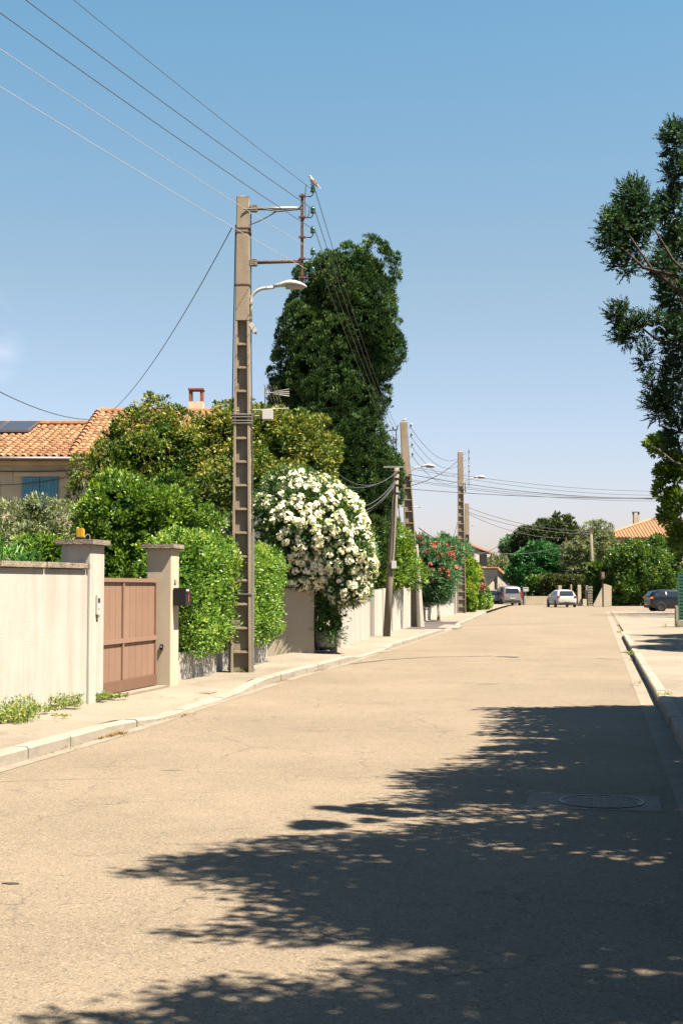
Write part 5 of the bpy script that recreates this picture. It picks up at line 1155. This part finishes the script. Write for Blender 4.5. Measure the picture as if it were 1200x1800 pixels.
def car(name, label, loc, rz, paint, st, wheels, wr_, cabin, rear, group=None, s=1.0, lampcol='tail'):
    """st: stations along x (rear -> front): x, half width, sill z, belt z, roof half width, roof z"""
    t = thing(name, label, 'car' if 'van' not in label else 'van', loc, rz); t.scale = (s,)*3
    def ring(q):
        x, hw_, zs, zb, rw, zr = q
        h = [(0, zs), (hw_*.86, zs), (hw_*.97, zs+.10), (hw_, zs+(zb-zs)*.55), (hw_*.965, zb), (rw+.03 if zr-zb > .15 else hw_*.93, zr-.07 if zr-zb > .15 else zb+.01), (rw*.85, zr-.01), (0, zr+.015)]
        return [Vector((x, -y, z)) for y, z in h]+[Vector((x, y, z)) for y, z in h[-2:0:-1]]
    R_ = [ring(q) for q in st]; n = len(R_[0]); mb = MB(); vs = [v for r in R_ for v in r]
    fs = [(i*n+k, i*n+(k+1) % n, (i+1)*n+(k+1) % n, (i+1)*n+k) for i in range(len(R_)-1) for k in range(n)]+[tuple(range(n)), tuple(range((len(R_)-1)*n, len(R_)*n))]
    mb.add(vs, fs); me = mb.mesh('body'); me.materials.append(M[paint]); bm = bmesh.new(); bm.from_mesh(me); bmesh.ops.recalc_face_normals(bm, faces=bm.faces)
    bmesh.ops.bevel(bm, geom=[e for e in bm.edges if len(e.link_faces) == 2 and e.calc_face_angle(0) > .5], offset=.035, segments=2, affect='EDGES', clamp_overlap=True)
    bm.to_mesh(me); bm.free()
    for p in me.polygons: p.use_smooth = True
    link('body', me, t)
    for sd in (-1, 1):
        for i0, i1 in cabin:
            def P(i, k):
                v = R_[i][k].copy(); v.y *= sd*-1 if False else 1; return Vector((v.x, -abs(v.y)*sd*-1, v.z))
            a, b, c_, d = P(i0, 4), P(i1, 4), P(i1, 5), P(i0, 5)
            cc = (a+b+c_+d)/4; q = [cc+(p-cc)*.86+Vector((0, sd*.016, 0)) for p in (a, b, c_, d)]
            mb = MB(); mb.add(q+[p-Vector((0, sd*.03, 0)) for p in q], [(0, 1, 2, 3), (4, 7, 6, 5), (0, 4, 5, 1), (1, 5, 6, 2), (2, 6, 7, 3), (3, 7, 4, 0)]); mb.build('side_window', 'car_glass', t)
    # rear glass, lamps, plate, bumper from explicit coordinates
    (xr0, zr0, wr0), (xr1, zr1, wr1) = rear['glass']
    mb = MB(); q = [Vector((xr0, -wr0, zr0)), Vector((xr0, wr0, zr0)), Vector((xr1, wr1, zr1)), Vector((xr1, -wr1, zr1))]; mb.add(q+[p+Vector((.06, 0, -.01)) for p in q], [(0, 1, 2, 3), (4, 7, 6, 5), (0, 4, 5, 1), (1, 5, 6, 2), (2, 6, 7, 3), (3, 7, 4, 0)]); mb.build('rear_window', 'car_glass', t, bevel=.01)
    for sd in (-1, 1):
        x, y, z, sx_, sy_, sz_ = rear['lamp']; mb = MB(); mb.box((x, sd*y, z), (sx_, sy_, sz_)); mb.build('tail_lamp', lampcol, t, bevel=.02)
        mb = MB(); mb.box((st[-3][0]-.9, sd*(st[3][1]+.07), st[3][3]+.04), (.10, .16, .12)); mb.build('mirror', paint if paint != 'car_silver' else 'plastic', t, bevel=.03)
    x, z = rear['plate']; mb = MB(); mb.box((x, 0, z), (.02, .50, .11)); mb.build('number_plate', 'plate', t)
    mb = MB(); mb.box((rear['bump'][0], 0, rear['bump'][1]), (.10, st[1][1]*1.7, .16)); mb.build('bumper', 'plastic', t, bevel=.03)
    for x in wheels:
        for sd in (-1, 1):
            y = sd*(st[3][1]-.10); mb = MB(); mb.lathe([(.0001, -sd*.012), (wr_*1.16, -sd*.012), (wr_*1.16, sd*.095), (.0001, sd*.095)], (x, y, wr_*1.04), 24, 'y'); mb.build('wheel_arch', 'plastic', t)
            mb = MB(); mb.lathe([(wr_*.6, sd*.0), (wr_*.96, sd*.0), (wr_, sd*.03), (wr_, sd*.09), (wr_*.95, sd*.115), (wr_*.66, sd*.12), (wr_*.6, sd*.10)], (x, y, wr_), 24, 'y'); wh = mb.build('wheel', 'tyre', t, smooth=True)
            mb = MB(); mb.lathe([(wr_*.64, sd*.10), (wr_*.62, sd*.112), (wr_*.2, sd*.10), (.0001, sd*.11)], (x, y, wr_), 16, 'y'); mb.build('rim', 'rim' if paint != 'car_black' else 'plastic', wh)
    return t
hatch = [(-2.0, .70, .36, .70, .60, .74), (-1.97, .80, .28, .92, .70, .98), (-1.80, .86, .22, .96, .66, 1.20), (-1.50, .88, .2, .96, .60, 1.42), (-.9, .88, .19, .95, .60, 1.475), (0, .88, .19, .93, .60, 1.46), (.45, .88, .19, .92, .60, 1.38), (1.15, .87, .2, .93, .70, .98), (1.75, .83, .24, .80, .66, .83), (2.0, .66, .32, .60, .5, .64)]
g = G(991, 1067.5)
car('parked_car', 'white hatchback parked at the end of the street, seen from behind', (g.x, g.y+1.6, 0), math.radians(90+5), 'car_white', hatch, (-1.3, 1.22), .31, ((3, 4), (4, 5), (5, 6)), dict(glass=((-2.02, 1.04, .60), (-1.74, 1.37, .52)), lamp=(-1.93, .72, .90, .20, .24, .13), plate=(-2.015, .52), bump=(-1.99, .33)))
mpv = [(-2.15, .74, .38, .9, .66, 1.0), (-2.12, .86, .3, 1.05, .74, 1.2), (-2.05, .90, .24, 1.06, .72, 1.62), (-1.85, .905, .22, 1.05, .70, 1.76), (-.8, .905, .21, 1.03, .70, 1.81), (.2, .905, .21, 1.01, .68, 1.78), (.65, .9, .21, 1.0, .66, 1.62), (1.35, .89, .22, 1.0, .74, 1.07), (1.95, .86, .26, .85, .7, .9), (2.2, .7, .34, .62, .55, .66)]
g = G(894, 1064.5)
car('parked_van', 'silver van with tall red tail lamps parked at the end of the street', (g.x, g.y+1.6, 0), math.radians(90+7), 'car_silver', mpv, (-1.4, 1.3), .33, ((3, 4), (4, 5), (5, 6)), dict(glass=((-2.145, 1.12, .66), (-2.07, 1.60, .60)), lamp=(-2.10, .82, 1.05, .12, .14, .50), plate=(-2.17, .68), bump=(-2.14, .42)), s=1.0)
g = G(868, 1064.5)
car('parked_car', 'grey car mostly hidden behind the silver van', (g.x, g.y+3.5, 0), math.radians(90-4), 'car_silver', hatch, (-1.3, 1.22), .31, ((3, 4), (4, 5), (5, 6)), dict(glass=((-2.02, 1.04, .60), (-1.74, 1.37, .52)), lamp=(-1.93, .72, .90, .20, .24, .13), plate=(-2.015, .52), bump=(-1.99, .33)))
g = G(1143, 1075)
car('parked_car', 'black hatchback parked side-on by the glossy bush, half behind the green fence', (g.x+1.95, g.y+.9, 0), math.radians(4), 'car_black', hatch, (-1.3, 1.22), .32, ((3, 4), (4, 5), (5, 6)), dict(glass=((-2.02, 1.04, .60), (-1.74, 1.37, .52)), lamp=(-1.93, .76, .92, .22, .20, .15), plate=(-2.015, .52), bump=(-1.99, .33)), lampcol='orange', s=1.02)

# ================================================================ RIGHT SIDE
g = G(1187, 1102, .02); fx, fy = g.x+.10, g.y
t = thing('mesh_fence', 'green screened mesh fence on a low footing at the right edge', 'fence', (fx, fy, 0))
mb = MB(); mb.box((3.0, 0, .14), (6.2, .28, .28)); mb.build('footing', 'stone', t, bevel=.03)
mb = MB(); mb.box((3.0, .02, 1.25), (6.0, .02, 1.9)); mb.build('screen', 'greenmesh', t)
for k in range(4): mb = MB(); mb.box((.02+k*2, -.02, 1.25), (.06, .06, 2.05)); mb.build('post', 'greenmesh', t)
mb = MB()
for k in range(14): mb.box((3.0, 0, .4+k*.14), (6.0, .012, .008))
mb.build('mesh_wires', 'greenmesh', t)['kind'] = 'stuff'
mb = MB(); mb.box((fx-.08, fy-.05, .45), (.13, .13, .9)); tag(mb.build('concrete_post', 'concrete_kerb', bevel=.02), 'short pale concrete post at the left end of the green fence', 'post')

def sprays(P, Dr, ln, rg, m=11, flat=None):
    """feathered conifer sprays -> leaf arrays"""
    n = len(P); Dr = unit(Dr); s = rg.normal(size=(n, 3)); s[:, 2] *= .4; s -= Dr*np.sum(s*Dr, 1, keepdims=True); s = unit(s); ln = np.broadcast_to(np.asarray(ln, float), (n,))
    Ps, As, Ls, Rs = [], [], [], []; rn = np.clip(rg.normal(.45, .2, n), 0, 1)
    for j in range(m):
        tt = (j+.5)/m; sg = 1 if j % 2 else -1
        Ps.append(P+Dr*(ln*tt*.9)[:, None]); A = Dr*.75+s*sg*.65*(1-tt*.5)+rg.normal(size=(n, 3))*.18
        As.append(A); Ls.append(ln*.42*(1-.5*tt)); Rs.append(np.clip(rn+.25*(tt-.5), 0, 1))
    return np.concatenate(Ps), np.concatenate(As), np.concatenate(Ls), np.concatenate(Rs)

# shade boundary on the road (photo row -> leftmost dark column), used to set how far each branch reaches out
SB = [(1238, 900), (1243, 860), (1262, 905), (1275, 890), (1290, 880), (1305, 930), (1322, 850), (1345, 830), (1358, 750), (1372, 745), (1390, 770), (1405, 730), (1425, 780), (1448, 800), (1460, 640), (1470, 500), (1485, 400), (1505, 350), (1522, 270), (1535, 340), (1560, 460), (1580, 450), (1600, 420), (1618, 370), (1640, 440), (1665, 640), (1685, 560), (1700, 400), (1715, 430), (1735, 340), (1760, 300), (1778, 60), (1800, 20), (1900, -150), (2300, -500)]
HOLES = [(915, 1480, .11), (965, 1490, .11), (800, 1520, .06), (1000, 1583, .17), (1110, 1580, .18), (960, 1585, .1), (1150, 1715, .26), (1110, 1725, .16), (625, 1675, .2), (640, 1700, .14), (690, 1742, .12), (820, 1772, .12), (1010, 1790, .12), (1130, 1510, .14), (1170, 1535, .12), (1000, 1355, .14), (1080, 1325, .1), (860, 1410, .1), (940, 1390, .1), (900, 1330, .1), (745, 1475, .05), (1060, 1480, .1), (1180, 1465, .12)]
HG = [(G(a, b), r) for a, b, r in HOLES]
def shade_fill(gy0, gy1, n, seed, xmax=6.4):
    rg = np.random.default_rng(seed); out = []
    while len(out) < n:
        gy = rg.uniform(gy0, gy1); py = 1034+3840/gy; bx = np.interp(py, [a for a, b in SB], [b for a, b in SB]); x0 = (bx-600)/F*gy*1.0+.16
        gx = x0+rg.uniform(0, 1)**1.15*(xmax-x0)
        if any((gx-h.x)**2*.35+(gy-h.y)**2*1.6 < (r*.95)**2*1.5 for h, r in HG): continue
        edge = gx-x0 < .9
        hmin = (.272*gy-gx+.35)/(.5+.076)
        h = max(hmin, 4.2)+rg.uniform(0, 1.7)
        out.append((gx+.5*h, gy-.28*h, h, edge, gx, gy))
    return out
def shade_tree(name, label, base, gy0, gy1, n, seed, m, leaf, vis=(), spray=True, kind_w=.3, per=70, top=9.0, extra=(), bark='bark'):
    t = thing(name, label, 'tree', base, 0); b = Vector(base); rg = np.random.default_rng(seed); cl = shade_fill(gy0, gy1, n, seed)
    Ps, As, Ls, Rs = [], [], [], []; br = MB(); tp = Vector((0, 0, top))
    br.tube([(0, 0, 0), (.05, .03, top*.35), (-.04, 0, top*.7), (0, .05, top)], [.24, .19, .13, .04], 10)
    for i, (x, y, z, edge, gx, gy) in enumerate(cl):
        k = per if not edge else int(per*.8); d = rg.normal(size=(k, 3)); d = unit(d)*rg.uniform(.15, 1, (k, 1))**.5
        R = np.array([.55, .19, .16]) if edge else np.array([.5, .28, .26])
        d[:, 0] *= np.where(d[:, 0] < 0, 1, .9)
        P = np.array([x-b.x, y-b.y, z-b.z])+d*R
        if edge: P[:, 1] += (P[:, 0]-(x-b.x))*rg.uniform(-.12, .2)
        A = np.array([-.8, 0, .15])*rg.uniform(.3, 1, (k, 1))+rg.normal(size=(k, 3))*.5+d*.4
        Ps.append(P); As.append(unit(A)); Ls.append(leaf*(1.0 if edge else 1.5)*rg.uniform(.7, 1.3, k)); Rs.append(np.clip(rg.normal(.45, .2, k), 0, 1))
        if i % 16 == 0:
            e = Vector((x-b.x, y-b.y, z-b.z)); s = Vector((0, 0, max(1.5, min(top-.5, e.z-1.2)))); br.tube([s, s.lerp(e, .5)+Vector((0, 0, .25)), e], [.055, .035, .01], 5)
    # tops so that the crown is a crown from elsewhere too
    for (x, y, z, r) in extra:
        k = int(900*r); d = unit(rg.normal(size=(k, 3)))*rg.uniform(.5, 1, (k, 1)); P = np.array([x-b.x, y-b.y, z])+d*r; Ps.append(P); As.append(unit(d+rg.normal(size=(k, 3))*.5)); Ls.append(leaf*rg.uniform(.7, 1.4, k)*1.4); Rs.append(np.clip(rg.normal(.45, .2, k), 0, 1))
    P, A, Ln, R = map(np.concatenate, (Ps, As, Ls, Rs))
    # keep the frame clear except where the photo shows foliage (checked on the finished limbs, whole branches trimmed)
    Pw = P+np.array(b); X, Y, Z = Pw[:, 0], Pw[:, 1], Pw[:, 2]-CH; zc = Y*cp+Z*sp_; zc = np.where(zc < .2, .2, zc); px = 600+F*X/zc; py = 900-F*(-Y*sp_+Z*cp)/zc
    ok = (px > 1235) | (py < -12) | (px < -12); P, A, Ln, R = P[ok], A[ok], Ln[ok], R[ok]
    # clumps that show in the picture
    V = [[], [], [], []]
    for (cx_, cy_, rx, rz, Y0, dens) in vis:
        c = W(cx_, cy_, Y0); s = Y0/F; k = int(dens*rx*rz/ (4.8 if spray else 1.1)); d = unit(rg.normal(size=(k, 3)))*rg.uniform(.1, 1, (k, 1))**.45
        R3 = np.array([rx*s, (rx+rz)/2*s, rz*s]); Pc = np.array([c.x-b.x, c.y-b.y, c.z])+d*R3*.84
        A_ = unit(d*.9+np.array([-.25, 0, .35])+rg.normal(size=(k, 3))*.35)
        if spray:
            q = sprays(Pc, A_, rg.uniform(.06, .11, k), rg, 10)
        else:
            q = (Pc, A_, leaf*.36*rg.uniform(.6, 1.35, k), np.clip(rg.normal(.55, .22, k), 0, 1))
        for a_, b_ in zip(V, q): a_.append(b_)
        cc = Vector((c.x-b.x, c.y-b.y, c.z)); s0 = cc+Vector((.42*rg.uniform(.8, 1.2), rg.uniform(-.25, .25), -rg.uniform(.15, .5)))
        if rg.random() < .4 and cc.x < np.min([W(q[0], q[1], q[4]).x for q in vis])-b.x+.75: br.tube([s0, s0.lerp(cc, .5)+Vector((0, 0, -.05)), s0.lerp(cc, .8), cc, cc+(cc-s0).normalized()*rx*s*.4], [.012, .009, .006, .004, .002], 6)
        if rg.random() < .0: br.tube([Vector((0, 0, max(1.5, s0.z-.5))), Vector((0, 0, max(1.5, s0.z-.5))).lerp(s0, .5)+Vector((0, 0, .1)), s0], [.05, .03, .018], 6)
        for q_ in range(6):
            u = Vector(rg.normal(size=3)).normalized(); u.z = abs(u.z); br.tube([cc-Vector((u.x*.02, 0, .02)), cc+Vector((u.x*R3[0], u.y*R3[1], u.z*R3[2]))*.7], [.008, .002], 4)
    n0 = len(P)
    W0 = np.full(n0, 1.0)*Ln*kind_w
    if V[0]:
        VP, VA, VL, VR = map(np.concatenate, V); P = np.concatenate([P, VP]); A = np.concatenate([A, VA]); R = np.concatenate([R, VR]); W0 = np.concatenate([W0, VL*(.38 if spray else .6)]); Ln = np.concatenate([Ln, VL])
    br.build('trunk', bark, t, smooth=True)
    leaves('crown', P, A, Ln, W0, R, L[m], t, seed=seed+1)
    return t
visA = [(1186, 272, 20, 34, 8.8, 1.1), (1196, 330, 26, 30, 8.8, 1), (1180, 395, 24, 40, 8.8, 1.0), (1196, 455, 32, 42, 8.8, 1.2), (1112, 385, 26, 40, 8.3, 1.0), (1084, 420, 26, 26, 8.2, 1.0), (1072, 455, 20, 22, 8.2, .9), (1110, 440, 32, 34, 8.3, .9), (1100, 490, 26, 24, 8.3, .8), (1132, 410, 20, 36, 8.3, .8), (1165, 495, 24, 26, 8.5, .9), (1190, 540, 32, 44, 8.8, 1.1),
        (1088, 578, 20, 20, 9.2, 1.0), (1106, 608, 24, 22, 9.2, 1.0), (1092, 622, 16, 14, 9.2, .9), (1128, 595, 20, 16, 9.2, .7), (1134, 655, 10, 26, 9.3, .9), (1155, 590, 20, 18, 9.2, .7), (1192, 620, 30, 50, 9.2, 1.1), (1186, 690, 24, 40, 9.3, 1.0), (1152, 735, 18, 30, 9.6, 1.0), (1176, 730, 24, 34, 9.6, 1.0), (1192, 780, 22, 40, 9.8, 1.0), (1165, 530, 12, 16, 8.8, .6), (1145, 700, 10, 20, 9.5, .7)]
shade_tree('conifer_tree', 'dark feathery conifer whose branches hang in from the right edge above the street', (5.2, 9.3, .1), 8.2, 12.6, 430, 81, 'conifer', .10, visA, True, .42, 150, top=8.2, extra=((5.4, 9.2, 7.2, 1.0), (5.3, 9.3, 8.0, .7), (6.3, 9.5, 5.5, 1.2)))
shade_tree('conifer_tree', 'near conifer standing right of the frame that shades the road in the foreground', (5.6, 4.2, .1), 2.2, 8.2, 760, 82, 'conifer', .10, (), True, .42, 150, top=9.5, extra=((5.6, 4.2, 8.6, 1.3), (5.6, 4.2, 9.6, .8), (6.8, 4.5, 6.5, 1.4)))
visC = [(1150, 800, 16, 22, 12.8, 1.0), (1170, 800, 24, 26, 13, 1.0), (1188, 840, 22, 36, 13, 1.1), (1168, 850, 22, 20, 13, .9), (1160, 880, 14, 20, 13, .9), (1185, 900, 24, 30, 13, 1.1), (1172, 925, 18, 22, 13.2, 1.0), (1190, 960, 18, 34, 13.4, 1.1), (1196, 1000, 8, 14, 13.6, 1.0), (1138, 800, 6, 6, 12.6, 1.0)]
shade_tree('leafy_tree', 'yellow-green broadleaf tree below the conifer at the right edge', (6.9, 14.8, .1), 12.6, 18.5, 430, 83, 'laurel', .13, visC, False, .5, 130, top=6.5, extra=((6.9, 15, 5.8, 1.4), (7.6, 16, 5.0, 1.4), (7.4, 13.8, 4.4, 1.2)), bark='bark_grey')
# trees out of the frame that shade the right pavement and the side opening
tree('street_tree', 'round tree on the right verge shading the pavement before the green fence', 'tree', (14.6, 40, 0), [(13.7, 41.9, 4.6, 1.9, 2.0, 1.6), (12.6, 36.4, 4.4, 1.8, 2.2, 1.5), (11.1, 32.5, 4.2, 1.6, 2.2, 1.3), (14.6, 39.5, 5, 2.2, 2, 1.7)], 'laurel', 2200, .25, 22, .17, 84, tr=.16)
tree('street_tree', 'tall tree beside the parked black car casting long fingers of shade', 'tree', (31, 80, 0), [(26, 84, 9, 4.5, 1.4, 1.2), (24.5, 79.5, 8.6, 5.0, .9, .9), (24.5, 76, 8.4, 5.2, .6, .7), (24.5, 72.5, 8.2, 4.6, .45, .6), (30, 79, 9.5, 4, 4, 2.6)], 'dark', 1300, .35, 18, .24, 85, tr=.3)

# ================================================================ SMALL PLANTS AND LITTER
def weed(px, py, w_, h_, n, seed, label, m='weed', z=.12, dx=0):
    g = G(px, py, z); t = thing('weed_clump', label, 'weeds', (g.x, g.y, z)); rg = np.random.default_rng(seed); s = g.y/F
    k = max(3, n//14); c = np.stack([rg.uniform(-w_, w_, k)*s, rg.uniform(-w_, w_, k)*s*.8, np.zeros(k)], 1); c[:, 0] += c[:, 1]*.2
    hh = h_*s*rg.uniform(.4, 1.0, k); i = rg.integers(0, k, n); P = c[i]+rg.normal(size=(n, 3))*.025; P[:, 2] = np.abs(rg.uniform(0, 1, n))*hh[i]
    A = unit(np.stack([rg.normal(0, 1, n), rg.normal(0, 1, n), rg.uniform(.1, 1.2, n)], 1)); o = leaves('leaves', P, A, rg.uniform(.02, .055, n), rg.uniform(.01, .022, n), rg.uniform(0, 1, n), L[m], t, seed=seed)
    st = MB()
    for j in range(min(k, 24)): st.tube([(c[j][0], c[j][1], 0), (c[j][0]+rg.normal()*.02, c[j][1], hh[j])], .003, 4)
    st.build('stems', L[m], t)['kind'] = 'stuff'; return t
weed(10, 1270, 46, 34, 1500, 1, 'largest patch of green weeds at the foot of the tall wall, at the left edge')
weed(35, 1258, 26, 36, 700, 2, 'tall green weeds against the tall wall near the left edge')
weed(75, 1252, 20, 16, 260, 3, 'low sparse weeds midway along the tall wall')
weed(112, 1243, 26, 26, 650, 4, 'yellowish weeds at the wall foot left of the gate pillar')
weed(170, 1231, 16, 16, 420, 5, 'green weeds at the corner of the left gate pillar')
weed(200, 1227, 18, 10, 280, 6, 'thin weeds in front of the brown gate')
weed(107, 1260, 14, 3, 80, 7, 'tiny dry weed in the middle of the left pavement')
weed(500, 1143, 22, 10, 160, 8, 'small weeds below the beige return wall', 'laurel')
weed(478, 1141, 8, 14, 120, 9, 'little green plant between the low wall and the return wall', 'laurel')
weed(430, 1182, 14, 10, 140, 10, 'weeds around the foot of the nearest concrete pole')
weed(1112, 1152, 10, 10, 160, 11, 'grass tuft growing in the joint of the right kerb', z=.06)
weed(1156, 1140, 30, 3, 90, 12, 'line of dry weeds across the right pavement', z=.12)
weed(1164, 1222, 10, 4, 60, 13, 'tiny weeds on the right pavement near the tree shade', z=.12)
weed(1166, 1103, 5, 9, 60, 14, 'small weed in the open driveway left of the green fence', z=.02)
weed(1190, 1103, 5, 8, 60, 15, 'weeds at the foot of the green fence', z=.02)
weed(1088, 1112, 7, 3, 70, 16, 'weeds at the end of the right kerb', z=.01)
weed(742, 1086, 14, 6, 90, 17, 'thin grass at the foot of the low garden wall')
weed(866, 1070, 10, 5, 80, 18, 'grass at the far end of the left pavement')
def litter(px, py, w_, n, seed, label):
    g = G(px, py, .005); rg = np.random.default_rng(seed); s = g.y/F; t_ = rg.uniform(-w_, w_, n)*s*1.6
    P = np.stack([t_*.35+rg.normal(0, .04, n), t_+rg.normal(0, .05, n), rg.uniform(.006, .025, n)], 1)
    A = unit(np.stack([rg.normal(size=n), rg.normal(size=n), rg.normal(size=n)*.15], 1)); o = leaves('dry_leaves', P, A, rg.uniform(.02, .045, n), rg.uniform(.01, .02, n), rg.uniform(0, 1, n), L['dry'], None, upb=3, seed=seed)
    o.location = (g.x, g.y, 0); o['label'] = label
litter(190, 1294, 36, 380, 1, 'dry yellow leaves gathered in the left gutter')
litter(236, 1275, 16, 200, 2, 'dry yellow leaves at the end of the left kerb')
litter(540, 1182, 60, 300, 3, 'dry leaves along the kerb near the nearest pole')
litter(480, 1200, 40, 160, 4, 'dry leaves at the kerb curve')
litter(655, 1150, 40, 160, 5, 'dry leaves along the kerb before the wooden pole')
litter(1125, 1200, 60, 90, 6, 'dry leaves in the right gutter')
litter(1112, 1160, 12, 120, 7, 'dry leaves at the kerb joint')
litter(90, 1322, 70, 70, 8, 'few scattered dry leaves in the left gutter near the camera')
litter(300, 1262, 60, 110, 9, 'thin line of dry leaves along the lowered left kerb')
